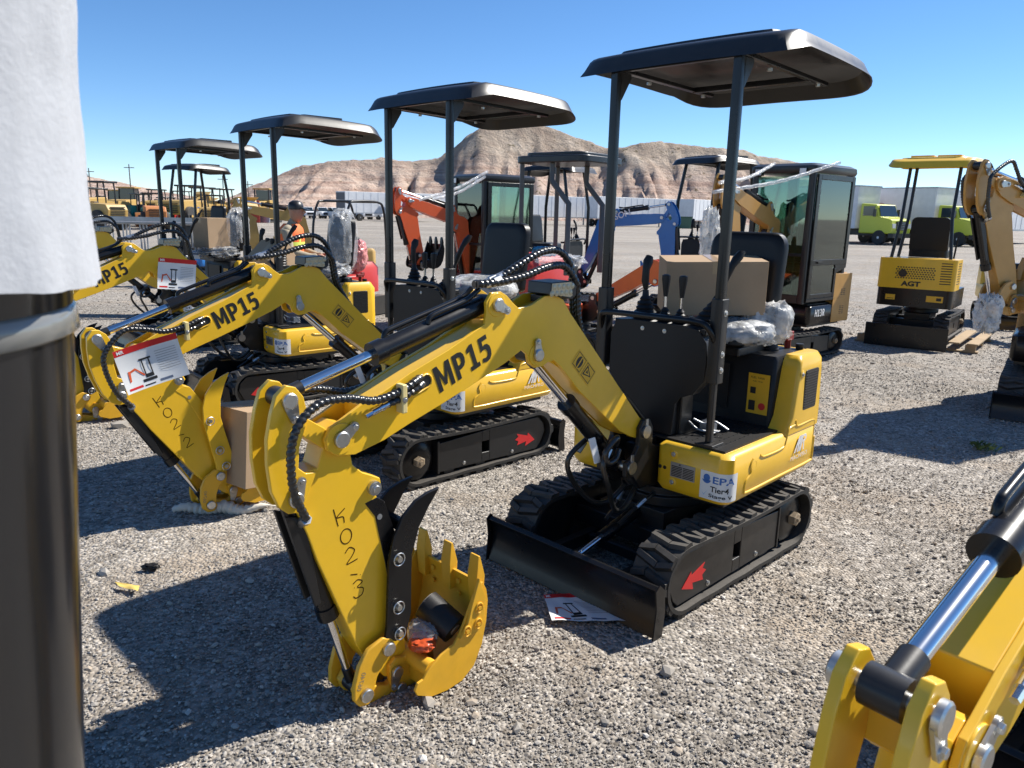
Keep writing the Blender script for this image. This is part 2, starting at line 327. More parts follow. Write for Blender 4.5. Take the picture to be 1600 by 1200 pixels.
def resample(pts, n):
    P = [Vector(p) for p in pts] + [Vector(pts[0])]; L = [0]
    for i in range(1, len(P)): L.append(L[-1] + (P[i] - P[i - 1]).length)
    out = []; j = 0
    for k in range(n):
        t = L[-1] * k / n
        while L[j + 1] < t: j += 1
        f = (t - L[j]) / max(1e-9, L[j + 1] - L[j]); p = P[j].lerp(P[j + 1], f); d = (P[j + 1] - P[j]).normalized(); out.append((p, d))
    return out
def track(root, sd, flip, detail, rub=None, arrow=None):
    """sd +1 left, -1 right"""
    yi, yo = .285, .468; s = -1 if flip else 1
    T = lambda p: (p[0] * s, p[1] * sd, p[2])
    b = MB(T); xc, zc, r = .495, .163, .143
    pin = stadium(xc, zc, r - .012, sag=.012); pout = stadium(xc, zc, r + .006, sag=.012)
    n = len(pin); vs = [(p[0], yi, p[1]) for p in pin] + [(p[0], yo, p[1]) for p in pin] + [(p[0], yi, p[1]) for p in pout] + [(p[0], yo, p[1]) for p in pout]
    fs = []
    for i in range(n):
        j = (i + 1) % n; fs += [(i, j, n + j, n + i), (2 * n + i, 2 * n + j, j, i), (3 * n + j, 3 * n + i, n + i, n + j), (2 * n + j, 2 * n + i, 3 * n + i, 3 * n + j)]
    b.add(vs, fs)
    N = 54
    for k, (p, d) in enumerate(resample(stadium(xc, zc, r + .005, sag=.012), N)):
        nn = Vector((d[1], -d[0])); w_ = .020; h = .019
        def lug(ya, yb, o1, o2):
            vs = []
            for (y, o) in ((ya, o1), (yb, o2)):
                for q, hh in ((-w_, 0), (w_, 0), (w_ * .62, h), (-w_ * .62, h)):
                    P_ = p + d * (q + o) + nn * hh; vs.append((P_[0], y, P_[1]))
            b.add(vs, [(0, 1, 2, 3), (7, 6, 5, 4), (0, 4, 5, 1), (1, 5, 6, 2), (2, 6, 7, 3), (3, 7, 4, 0)])
        if k % 2 == 0: lug(yi + .004, (yi + yo) / 2 + .018, .020, -.008); lug(yo - .070, yo - .002, -.010, .012)
        else: lug((yi + yo) / 2 - .018, yo - .004, .008, -.020); lug(yi + .002, yi + .070, -.012, .010)
    o = b.build('track', rub or RUB, root, smooth=35)
    # side frame
    f = MB(T); yp = yo - .028
    out = [(.53, .27), (.585, .22), (.60, .16), (.555, .075), (.52, .045), (-.33, .058), (-.33, .245)]
    hx0, hx1, hz0, hz1 = .02, .085, .115, .19
    # plate with rectangular window, as four convex prisms
    f.prism([(.085, .268), (.53, .27), (.585, .22), (.60, .16), (.555, .075), (.52, .045), (.085, .052)], yp - .10, yp)
    f.prism([(-.33, .245), (.02, .262), (.02, .053), (-.33, .058)], yp - .10, yp); f.prism([(.02, .262), (.085, .268), (.085, hz1), (.02, hz1)], yp - .10, yp); f.prism([(.02, .053), (.02, hz0), (.085, hz0), (.085, .052)], yp - .10, yp)
    f.box(-.345, -.33, yp - .1, yp + .006, .05, .262)
    f.box(-.60, -.34, yp - .14, yp - .06, .06, .28); f.box(.0, .11, yp - .12, yp - .1, .1, .2)
    f.build('track_frame', BLK, root, bev=.004)
    h = MB(T); h.lathe([(.125, 0), (.125, .03), (.10, .045), (.06, .05)], (-xc + .005, yp - .055, zc), 32, 'y')
    for k in range(11): a = 2 * PI * k / 11; h.cyl((-xc + .118 * math.cos(a), yp - .1, zc + .118 * math.sin(a)), (-xc + .118 * math.cos(a), yp - .03, zc + .118 * math.sin(a)), .016, 8)
    hub = h.build('sprocket', BLKG, root, smooth=30)
    h = MB(T); h.lathe([(.036, 0), (.036, .03), (.028, .034)], (-xc + .005, yp - .005, zc), 6, 'y'); h.lathe([(.014, .034), (.012, .044)], (-xc + .005, yp - .005, zc), 6, 'y'); h.build('hub', BRA, root, smooth=25)
    h = MB(T); h.lathe([(.125, 0), (.125, .11), (.05, .12)], (xc, yi + .02, zc), 28, 'y'); h.build('idler', BLK, root)
    if detail:
        for x in (.30, .02, -.24):
            h = MB(T); h.lathe([(.04, 0), (.045, .02), (.035, .03), (.035, .08), (.045, .09), (.04, .11)], (x, yi + .03, .052), 16, 'y'); h.build('roller', BLK, root)
        for x, z in ((.29, .052), (-.13, .06)):
            h = MB(T); h.bolt(x, yp, z + .02, .009); h.build('bolt', ZIN, root)
    if arrow:
        h = MB(T); A = [(.50, .115), (.435, .175), (.43, .155), (.33, .185), (.345, .162), (.315, .145), (.345, .13), (.335, .105), (.42, .118), (.41, .085)]
        h.prism(A, yp + .0005, yp + .002); h.build('arrow_decal', arrow, root)
def blade(root, flip, detail, m=None):
    s = -1 if flip else 1; T = lambda p: (p[0] * s, p[1], p[2]); b = MB(T)
    pr = [(.735, .012), (.752, .004), (.738, .05), (.722, .10), (.722, .15), (.737, .192), (.752, .21), (.735, .222), (.715, .215), (.706, .19), (.700, .15), (.700, .10), (.712, .05)]
    b.prism(pr, -.485, .485); o = b.build('blade', m or BLKG, root, bev=.003)
    for y_ in (.485, -.491): e = MB(T); e.prism([(.760, .0), (.70, .0), (.69, .10), (.70, .20), (.735, .232), (.760, .212), (.748, .13)], y_, y_ + .006); e.build('end_plate', BLKG, o)
    b = MB(T)
    for y in (-.20, .20): b.box(.30, .705, y - .022, y + .022, .07, .13); 
    b.box(.34, .37, -.20, .20, .075, .125); b.build('blade_arm', BLK, root, bev=.004)
    c = MB(T); c.cyl((.20, 0, .27), (.50, 0, .20), .030, 16); c.build('blade_cylinder', BLKG, root)
    c = MB(T); c.cyl((.50, 0, .20), (.70, 0, .152), .014, 12); c.build('piston_rod', CHR, root)
    if detail:
        for y in (-.05, .045):
            c = MB(T); c.tube(spl([(.10, y, .36), (.24, y * 1.5, .35), (.33, y, .30), (.42, y * .8, .255)]), .009); c.build('hose', HOS, root)
            c = MB(T); c.cyl((.26, y * 1.4, .345), (.31, y * 1.15, .315), .012, 6); c.build('hose_fitting', ZIN, root)
def undercarriage(root, flip=False, detail=1, arrow=REDD, has_blade=True, rub=None):
    for sd in (1, -1): track(root, sd, flip, detail, rub, arrow)
    s = -1 if flip else 1
    b = MB(lambda p: (p[0] * s, p[1], p[2])); b.box(-.24, .24, -.16, .16, .14, .30); b.box(-.30, -.18, -.34, .34, .12, .21); b.box(.16, .28, -.34, .34, .12, .21); b.lathe([(.22, 0), (.22, .05), (.20, .05), (.20, .09)], (0, 0, .30), 36)
    b.build('undercarriage_frame', BLK, root, bev=.006)
    if has_blade: blade(root, flip, detail)
def canopy_mesh(T, x0=-.84, x1=.20, hw=.535, z=2.374):
    """moulded roof: plateau, raised panels, sloping flared skirt; closed shell"""
    b = MB(T)
    nx, ny = 40, 36; X = np.linspace(0, 1, nx); Yv = np.linspace(-1, 1, ny)
    def ring(u, w): return 0
    def outline(t, ins):   # rounded rect by superellipse, front squarer
        cx, cy = (x0 + x1) / 2, 0; a, c = (x1 - x0) / 2 - ins, hw - ins
        co, si = math.cos(t), math.sin(t); n = 14 if co > 0 else 5.5
        r = (abs(co) ** n + abs(si) ** n) ** (-1 / n); return (cx + a * r * co, cy + c * r * si)
    def ztop(x, y):
        u = (x - x0) / (x1 - x0); q = z + .010 * (1 - (y / hw) ** 2) - .035 * (1 - u) ** 2.2 - .042 * max(0, (u - .84) / .16) ** 1.1 - .05 * max(0, .16 - u) / .16
        return q
    N = 96; prof = [(0.0, -.070), (.016, -.048), (.034, -.014), (.046, -.004), (.064, 0.0)]
    rings = []
    for ins, dz in prof:
        rings.append([(lambda p: (p[0], p[1], ztop(*p) + dz))(outline(2 * PI * k / N, ins)) for k in range(N)])
    for fr in (.12, .17, .19, .3, .5, .7, .85):
        ring_ = []
        for k in range(N):
            p = outline(2 * PI * k / N, .062 + (hw - .062) * fr * .97); rz = 0
            if .18 < fr < .9: rz = .010
            ring_.append((p[0], p[1], ztop(*p) + (rz if fr > .18 else 0)))
        rings.append(ring_)
    b.loft(rings, cap=False)
    last = rings[-1]; b.add(last, [tuple(range(N))])
    # inner shell
    inner = []
    for ins, dz in ((.0, -.070), (.006, -.070), (.024, -.042), (.040, -.018), (.066, -.012), (.2, -.012), (.38, -.012)):
        inner.append([(lambda p: (p[0], p[1], ztop(*p) + dz))(outline(2 * PI * k / N, ins)) for k in range(N)])
    b.loft([r[::-1] for r in inner], cap=False); b.add(inner[-1], [tuple(range(N - 1, -1, -1))])
    for y0 in (-.30, .02):   # two raised panels
        pr = rrect(-.50, -.12, y0, y0 + .28, .03)
        b.prism([(p[0], p[1]) for p in pr], z + .0, z + .030, 'z')
    return b, ztop
def logo_mr(mb, o, r, u, h):
    r = Vector(r).normalized(); u = Vector(u).normalized(); o = Vector(o); n = r.cross(u)
    sh = .32
    def Q(pts): poly2(mb, [(x * h + y * h * sh, y * h) for x, y in pts], o, r, u, n, .001)
    Q([(0, 0), (.17, 0), (.36, .62), (.36, 1), (.28, 1)]); Q([(.40, .0), (.54, 0), (.54, 1), (.40, 1), (.30, .52), (.38, .42)])
    Q([(.44, 1), (.58, 1), (.76, .3), (.62, .3)]); Q([(.62, .0), (.76, 0), (.76, 1), (.62, 1)]); Q([(.80, .0), (.93, 0), (.93, 1), (.80, 1)])
    Q([(.93, .86), (1.16, .86), (1.26, .74), (1.26, .60), (1.40, .60), (1.40, .82), (1.22, 1), (.93, 1)]); Q([(.98, .52), (1.22, .52), (1.40, .64), (1.26, .68), (1.18, .64), (.98, .64)]); Q([(1.05, .52), (1.19, .52), (1.42, 0), (1.27, 0)])
def lever(root, T, x, y, z, tilt, h, kind):
    """rubber gaiter + stem + grip"""
    def X(p):
        a = tilt; px_, py_, pz_ = p; return T((x + px_ + pz_ * a[0], y + py_ + pz_ * a[1], z + pz_))
    b = MB(X)
    if kind == 'joy':
        pr = [];
        for k in range(6): pr += [(.072 - .009 * k, .0 + .021 * k), (.056 - .008 * k, .013 + .021 * k)]
        b.lathe(pr + [(.014, .145)], (0, 0, 0), 20); o = b.build('gaiter', PLA, root, smooth=50)
        b = MB(X); b.cyl((0, 0, .1), (0, 0, h * .6), .009, 8); b.build('stem', PLA, root)
        b = MB(X); b.tube([(0, 0, h * .5), (.006, 0, h * .62), (.002, 0, h * .8), (-.012, 0, h * .92), (-.024, 0, h)], [.012, .018, .017, .024, .017], 14); b.build('grip', PLA, root)
    else:
        pr = []
        for k in range(5): pr += [(.043 - .006 * k, .0 + .015 * k), (.032 - .005 * k, .009 + .015 * k)]
        b.lathe(pr + [(.008, .075)], (0, 0, 0), 16); b.build('gaiter', PLA, root, smooth=50)
        b = MB(X); b.cyl((0, 0, .06), (0, 0, h * .62), .007, 8); b.build('stem', CHR, root)
        b = MB(X); b.lathe([(.010, h * .55), (.014, h * .7), (.020, h * .9), (.019, h * .98), (.010, h)], (0, 0, 0), 14); b.build('grip', PLA, root)
def body_house(root, T, P, detail, name_tag):
    """left and right yellow shells, black centre, engine hood, floor"""
    body = P['body']
    zb, zd, zt = .405, .635, .985
    # left lower shell
    b = MB(T); pl = rrect(-.72, .235, .085, .452, [.055, .10, .0, .03], 6)
    pl_b = rrect(-.70, .215, .10, .435, [.05, .09, .0, .03], 6)
    L = lambda pr, z: [(p[0], p[1], z) for p in pr]
    pt = rrect(-.70, .215, .105, .432, [.05, .09, .0, .03], 6)
    b.loft([L(pl_b, zb), L(pl, zb + .03), L(pl, zd - .018), L(pt, zd)])
    left = b.build('side_cover', body, root, bev=0, smooth=50)
    rearm = P.get('rear', body)
    b = MB(T); c0 = rrect(-.72, -.36, .355, .452, [.02, .07, .0, .0], 6); c1 = rrect(-.705, -.40, .355, .448, [.02, .065, .0, .0], 6); c2 = rrect(-.68, -.435, .355, .425, [.02, .05, 0, 0], 6)
    cw = rrect(-.72, -.30, .355, .452, [.02, .07, .0, .0], 6)
    b.loft([L(cw, zd - .01), L(c0, zd + .07), L(c1, zt - .06), L(rrect(-.70, -.41, .355, .445, [.02, .065, 0, 0], 6), zt - .018), L(c2, zt + .012)])
    b.build('rear_cover', rearm, root, smooth=50)
    # rear counterweight
    b = MB(T); cwt = rrect(-.76, -.56, -.40, .40, [0, .09, .09, 0], 6)
    b.loft([L(rrect(-.74, -.56, -.38, .38, [0, .08, .08, 0], 6), zb - .01), L(cwt, zb + .03), L(cwt, zt - .05), L(rrect(-.73, -.56, -.38, .38, [0, .08, .08, 0], 6), zt)])
    b.build('counterweight', rearm, root, smooth=50)
    # right shell
    b = MB(T); pr = rrect(-.72, .225, -.44, -.13, [.03, 0, .09, .05], 6)
    b.loft([L(rrect(-.70, .205, -.425, -.14, [.03, 0, .08, .05], 6), zb), L(pr, zb + .03), L(pr, zd - .018), L(rrect(-.70, .205, -.42, -.14, [.03, 0, .08, .05], 6), zd)])
    b.build('side_cover', body, root, smooth=50)
    b = MB(T); b.loft([L(rrect(-.72, -.36, -.44, -.34, [.0, .0, .07, .02], 6), zd - .01), L(rrect(-.70, -.40, -.435, -.34, [0, 0, .06, .02], 6), zt - .03), L(rrect(-.68, -.43, -.415, -.34, [0, 0, .05, .02], 6), zt + .012)]); b.build('rear_cover', rearm, root, smooth=50)
    # black centre block + slot
    b = MB(T); b.box(-.55, .12, -.15, .11, .395, zd - .012); b.box(-.60, .16, -.40, .40, .372, .405); b.build('base_plate', BLK, root, bev=.004)
    # engine hood
    b = MB(T); b.loft([L(rrect(-.70, -.33, -.339, .354, .02), zd), L(rrect(-.70, -.345, -.339, .354, .02), zt - .02), L(rrect(-.69, -.36, -.325, .345, .02), zt + .004)]); hood = b.build('engine_hood', PLA, root, smooth=40)
    b = MB(T); b.box(-.33, -.325, -.2, .12, .70, .93); b.box(-.333, -.322, -.23, -.20, .68, .95); b.build('hood_panel', PLA, hood, bev=.004)
    # floor with chequer mat
    b = MB(T); b.box(-.345, .195, -.40, .405, zd, zd + .010)
    for i in range(12):
        for j in range(9):
            x, y = -.31 + i * .042 + (.021 if j % 2 else 0), -.01 + j * .045
            if x < .17 and y < .39: b.box(x - .018, x + .018, y - .003, y + .003, zd + .010, zd + .0125, None)
    b.build('floor_mat', PLA, root)
    if not detail: return
    # pressed ribs on the left shell
    def rib(pts, r=.0075): q = MB(T); q.tube(spl(pts, 4), r, 8); q.build('pressed_rib', body, left, smooth=60)
    y = .4505
    rib([(.02, y, .585), (.04, y, .56), (.03, y, .52), (.075, y, .49), (.08, y, .45), (.05, y, .435), (-.25, y, .435), (-.60, y, .435), (-.64, y - .001, .45), (-.645, y - .002, .50), (-.645, y - .002, .56)])
    rib([(-.05, y, .588), (-.10, y, .572), (-.28, y, .572), (-.31, y, .60), (-.335, y, .655), (-.40, y - .001, .665)], .006)
    rib([(-.40, y, .69), (-.43, y, .655), (-.60, y - .002, .655), (-.63, y - .003, .63), (-.635, y - .003, .50)], .006)
    for x, yy, zz in ((.0, y, .55),):
        q = MB(T); q.lathe([(.026, 0), (.022, .004), (.014, .001)], (x, yy - .002, zz), 20, 'y'); q.build('screw_recess', body, left, smooth=60)
    # vent
    b = MB(T); b.prism([(p[0], p[1]) for p in rrect(-.615, -.465, .725, .925, .015)], .444, .4525); v_ = b.build('vent_frame', BLKG, root, bev=.002)
    b = MB(T)
    for k in range(14): z = .737 + k * .013; b.box(-.606, -.474, .4525, .4545, z, z + .006)
    b.build('vent_slat', PLA, v_)
    b = MB(T); b.lathe([(.022, 0), (.018, .003)], (-.43, .4485, .91), 18, 'y'); b.build('screw_recess', body, root); b = MB(T); b.bolt(-.43, .451, .91, .008); b.build('bolt', ZIN, root)
    # front panel details
    for (yy, zz) in ((.175, .588), (.175, .455), (-.33, .56), (-.20, .56)):
        x = .2355 if yy > 0 else .2255
        b = MB(T); b.lathe([(.022, 0), (.017, .002)], (x, yy, zz), 18, 'x'); b.build('screw_recess', body, root); b = MB(T); b.bolt(x + .001, yy, zz, .008, 'x'); b.build('bolt', ZIN, root)
    b = MB(T)
    for yy in (.108, .133): b.lathe([(.009, 0), (.009, .0015)], (.2355, yy, .515), 12, 'x')
    b.build('plug', BKD, root)
    b = MB(T); b.box(.2355, .238, .165, .29, .482, .552); pl_ = b.build('rating_plate', STL, root)
    b = MB(T)
    for k in range(7): z = .487 + k * .0075; b.box(.238, .2386, .170, .225, z, z + .0045); b.box(.238, .2386, .229, .285, z, z + .0045)
    b.build('plate_text', BKD, pl_)
    b = MB(T); logo_mr(b, (.2384, .205, .541), (0, 1, 0), (0, 0, 1), .008); b.build('plate_logo', BKD, pl_)
    # emission sticker wrapping the corner
    if P.get('epa', True):
        ys = [.325, .37, .397]; 
        pts = [(.2358, .318, 0), (.2358, .397, 0)]
        for k in range(1, 6): a = R_(18 * k); pts.append((.1800 + .0565 * math.cos(a), .397 + .0558 * math.sin(a), 0))
        pts += [(.155, .4532, 0)]
        b = MB(T); b.loft([[(p[0], p[1], z) for p in pts] for z in (.425, .553)], cap=False, closed=False); st = b.build('emission_sticker', PAP, root, fix=False, smooth=60)
        def W(u):    # unroll coordinate
            s = 0
            for i in range(len(pts) - 1):
                d = math.hypot(pts[i + 1][0] - pts[i][0], pts[i + 1][1] - pts[i][1])
                if u <= s + d or i == len(pts) - 2:
                    f = (u - s) / d; dx, dy = (pts[i + 1][0] - pts[i][0]) / d, (pts[i + 1][1] - pts[i][1]) / d
                    return (pts[i][0] + dx * d * f + dy * .0012, pts[i][1] + dy * d * f - dx * .0012)
                s += d
        def wrap(p): x, y = W(p[0]); return T((x, y, p[2]))
        b = MB(wrap); text(b, 'EPA', (.062, 0, .503), (1, 0, 0), (0, 0, 1), h=.032, wd=.105, bold=.02); b.build('sticker_text', BLUD, st, fix=False)
        b = MB(wrap); b.add([(.032 + .022 * math.cos(a), 0, .519 + .022 * math.sin(a)) for a in np.linspace(PI * 1.08, PI * 1.92, 12)] , [tuple(range(12))]); b.add([(.032 + .016 * math.cos(a), 0, .524 + .016 * math.sin(a)) for a in np.linspace(0, 2 * PI, 17)[:-1]], [tuple(range(16))]); b.build('sticker_logo', BLUD, st, fix=False)
        b = MB(wrap); text(b, 'Tier4', (.052, 0, .463), (1, 0, 0), (0, 0, 1), h=.026, wd=.085, bold=.02); text(b, 'Stage V', (.046, 0, .432), (1, 0, 0), (0, 0, 1), h=.022, wd=.112, bold=.02); b.build('sticker_text', BKD, st, fix=False)
        b = MB(wrap); b.add([(.012, 0, .455), (.022, 0, .440), (.040, 0, .468), (.022, 0, .446)], [(0, 1, 2, 3)]); b.build('check_mark', LBLU, st, fix=False)
    # maker logo on the side
    b = MB(T); logo_mr(b, (-.405, .4575, .520), (-1, 0, 0), (0, 0, 1), .080); b.build('logo', WHT, left, fix=False)
    b = MB(T); text(b, 'MACHPRO', (-.375, .4575, .486), (-1, 0, 0), (0, 0, 1), h=.023, wd=.185); b.build('lettering', GRYD if P.get('dim') else WHT, left, fix=False)
    # fuel label on hood
    b = MB(T); b.box(-.3285, -.3265, .225, .335, .70, .90); lb = b.build('fuel_label', YD, root)
    b = MB(T); text(b, 'FUEL TANK', (-.3258, .238, .875), (0, 1, 0), (0, 0, 1), h=.010); text(b, 'FUEL TANK', (-.3258, .25, .858), (0, 1, 0), (0, 0, 1), h=.007)
    b.box(-.3262, -.3256, .24, .268, .80, .832); b.box(-.3262, -.3256, .236, .270, .715, .765); b.build('label_text', BKD, lb, fix=False)
    b = MB(T); b.lathe([(.018, 0), (.018, .001)], (-.3265, .305, .74), 18, 'x'); b.build('stop_mark', REDD, lb)
    # filler cap, key switch on tank top
    b = MB(T); b.lathe([(.040, 0), (.040, .010), (.033, .012), (.033, .030), (.030, .034)], (-.53, .23, zt + .004), 24); b.build('filler_cap', PLA, root)
    b = MB(T); b.lathe([(.016, 0), (.016, .04), (.02, .05)], (-.655, .26, zt + .004), 12); b.box(-.69, -.62, .245, .275, zt + .045, zt + .075); b.box(-.70, -.665, .25, .27, zt + .055, zt + .09); b.build('battery_switch', mat('dark_red', (.22, .015, .012), .45), root, bev=.004)
    b = MB(T); b.lathe([(.018, 0), (.022, .02), (.02, .03)], (-.665, .32, zt + .004), 14); b.build('knob', PLA, root)
def canopy_top(root, T, P, detail):
    zd = .645
    lean = lambda z: (z - zd) * .006
    for sd in (1, -1):
        y = sd * .305
        b = MB(T); b.prism([(p[0], p[1]) for p in rrect(.140, .180, y - .02, y + .02, .008, 2)], 1.27, 2.29, 'z'); b.build('post', BLKG, root, smooth=40)
        b = MB(T)
        b.prism([(p[0], p[1]) for p in rrect(.130, .190, y - .028, y + .028, .006, 2)], .93, 1.30, 'z'); b.prism([(p[0], p[1]) for p in rrect(.145, .178, y - .014, y + .014, .006, 2)], .66, .93, 'z')
        b.box(.11, .21, y - .045, y + .045, zd, zd + .014)
        b.build('post_sleeve', BLK, root, bev=.003)
        b = MB(T); b.prism([(.138, 2.15), (.125, 2.16), (.06, 2.255), (.06, 2.275), (.138, 2.275)], y - .010, y + .010); b.build('post_bracket', BLK, root)
        if detail:
            for z in (1.24, .99, 1.06):
                b = MB(T); b.bolt(.16, y + sd * .028 if sd > 0 else y - .028, z, .010, 'y', sd); b.build('bolt', ZIN, root)
    b, zt = canopy_mesh(T); can = b.build('canopy', CAN, root, smooth=24)
    b = MB(T)
    for y in (-.305, .305): b.prism([(-.68, 2.262), (.16, 2.278), (.16, 2.298), (-.68, 2.280)], y - .016, y + .016)
    b.box(.14, .165, -.305, .305, 2.272, 2.296); b.box(-.52, -.49, -.305, .305, 2.262, 2.288); b.build('canopy_frame', BLKG, root, bev=.003)
    if detail:
        b = MB(T)
        for x, y in ((-.60, -.305), (-.60, .305), (-.1, -.305), (-.1, .305)): b.lathe([(.012, 0), (.012, -.012)], (x, y, 2.264), 6)
        b.build('canopy_bolt', ZIN, root)
def cockpit(root, T, P, detail):
    # cowl
    x = .175
    b = MB(T); sh = [(-.255, 1.09), (-.225, 1.155), (-.15, 1.165), (.15, 1.165), (.22, 1.155), (.262, 1.10), (.268, 1.02), (.262, .93), (.215, .865), (.15, .835), (.125, .80), (.115, .66), (-.075, .655), (-.255, .90)]
    b.prism(sh, x - .006, x, 'x'); cw = b.build('cowl_panel', PLA, root, bev=.0025)
    b = MB(T)
    b.loft([[(x - .006 - q, yy * sc, 0 + zz) for yy, zz in [(-.25, .92), (-.25, 1.09), (-.21, 1.15), (.21, 1.15), (.262, 1.09), (.268, 1.02), (.262, .93), (.21, .86)]] for q, sc in ((0, 1), (.06, 1.0), (.09, .93))]); b.build('cowl_cover', PLA, root, smooth=45)
    b = MB(T); b.box(.10, x - .006, -.07, .11, .645, .93); b.box(.02, .12, -.10, .13, .645, .86); b.build('valve_cover', BLK, root, bev=.006)
    if detail:
        for yy in (-.075, .045):
            b = MB(T); b.bolt(x, yy, 1.13, .007, 'x', 1, 8, .3); b.build('bolt', ZIN, root)
        b = MB(T); b.tube(spl([(-.02, .30, .68), (.0, .24, .71), (.03, .2, .70), (.06, .16, .72)]), .005); b.tube(spl([(-.02, .25, .66), (.05, .19, .67), (.05, .13, .70)]), .005); b.build('foot_pedal', STL, root)
        b = MB(T); b.box(-.06, .0, .16, .22, .648, .70); b.box(-.05, .02, .22, .245, .655, .66); b.build('travel_pedal', STL, root, bev=.003)
    # grab rail
    b = MB(T); xr = .205
    b.tube(spl([(xr - .03, -.305, 1.10), (xr, -.292, 1.165), (xr + .005, -.25, 1.19), (xr + .005, 0, 1.195), (xr + .005, .23, 1.195), (xr, .285, 1.17), (xr - .03, .305, 1.11)], 5), .014, 10); b.build('grab_rail', BLKG, root, smooth=60)
    z = 1.155
    b = MB(T); b.box(.03, .168, -.24, .25, 1.13, 1.158); b.build('lever_console', PLA, root, bev=.006)
    lever(root, T, .10, -.115, z, (0.02, -.02), .30, 'joy'); lever(root, T, .10, .19, z, (-.28, .30), .34, 'joy')
    lever(root, T, .10, -.005, z, (0, -.03), .225, 'small'); lever(root, T, .10, .075, z, (0, .02), .225, 'small')
    # travel levers
    # seat
    if P.get('seat', 'plain') != 'none':
        b = MB(T); b.box(-.60, -.22, -.19, .215, .985, 1.03); b.build('seat_base', BLK, root, bev=.008)
        def cush(o, sx, sy, sz, rx=0):
            q = MB(T); n = 12
            rings = []
            for k, (sc, zz) in enumerate(((.90, 0), (1, .18), (1, .75), (.95, .92), (.80, 1.0))):
                rings.append([(o[0] + (p[0]) * sc * sx, o[1] + p[1] * sc * sy, o[2] + zz * sz) for p in rrect(-.5, .5, -.5, .5, .16, 4)])
            q.loft(rings); return q
        q = cush((-.38, .015, 1.03), .40, .42, .09); q.build('seat_cushion', VIN, root, smooth=50)
        q = MB(T); tl = .10
        rings = []
        for sc, dx in ((.90, 0), (1, .015), (1, .06), (.93, .075), (.80, .078)):
            rr = rrect(-.5, .5, 0, 1, [.17, .17, .08, .08], 5)
            rings.append([(-.565 - (p[1] * .44) * tl * 1.2 + dx - .05, .015 + p[0] * sc * .41, 1.10 + (.5 + (p[1] - .5) * sc) * .47) for p in rr])
        q.loft(rings); bk = q.build('seat_back', VIN, root, smooth=50)
        q = MB(T)
        rr = rrect(-.33, .33, .2, .82, .06, 4); q.tube([(-.575 - (p[1] * .44) * tl * 1.2 + .025, .015 + p[0] * .41, 1.10 + p[1] * .47) for p in rr + rr[:1]], .006, 6); q.build('seam', VIN, bk, smooth=60)
def canopy_posts4(root, T, P, detail, mt=None, zt=2.3):
    b = MB(T)
    for sy in (-.36, .36):
        b.tube([(.20, sy, .66), (.20, sy, 1.7), (.10, sy * .92, zt - .02)], .026, 8); b.tube([(-.60, sy, 1.0), (-.60, sy, 1.7), (-.52, sy * .92, zt - .02)], .026, 8)
        b.tube([(.10, sy * .92, zt - .02), (-.52, sy * .92, zt - .02)], .024, 8)
    b.tube([(.1, -.33, zt - .02), (.1, .33, zt - .02)], .022, 8); b.tube([(-.52, -.33, zt - .02), (-.52, .33, zt - .02)], .022, 8)
    b.build('canopy_frame', mt or BLKG, root)
    b, _ = canopy_mesh(T, -.72, .32, .46, zt + .03); b.build('canopy', P.get('canopy_mat', CAN), root, smooth=38)
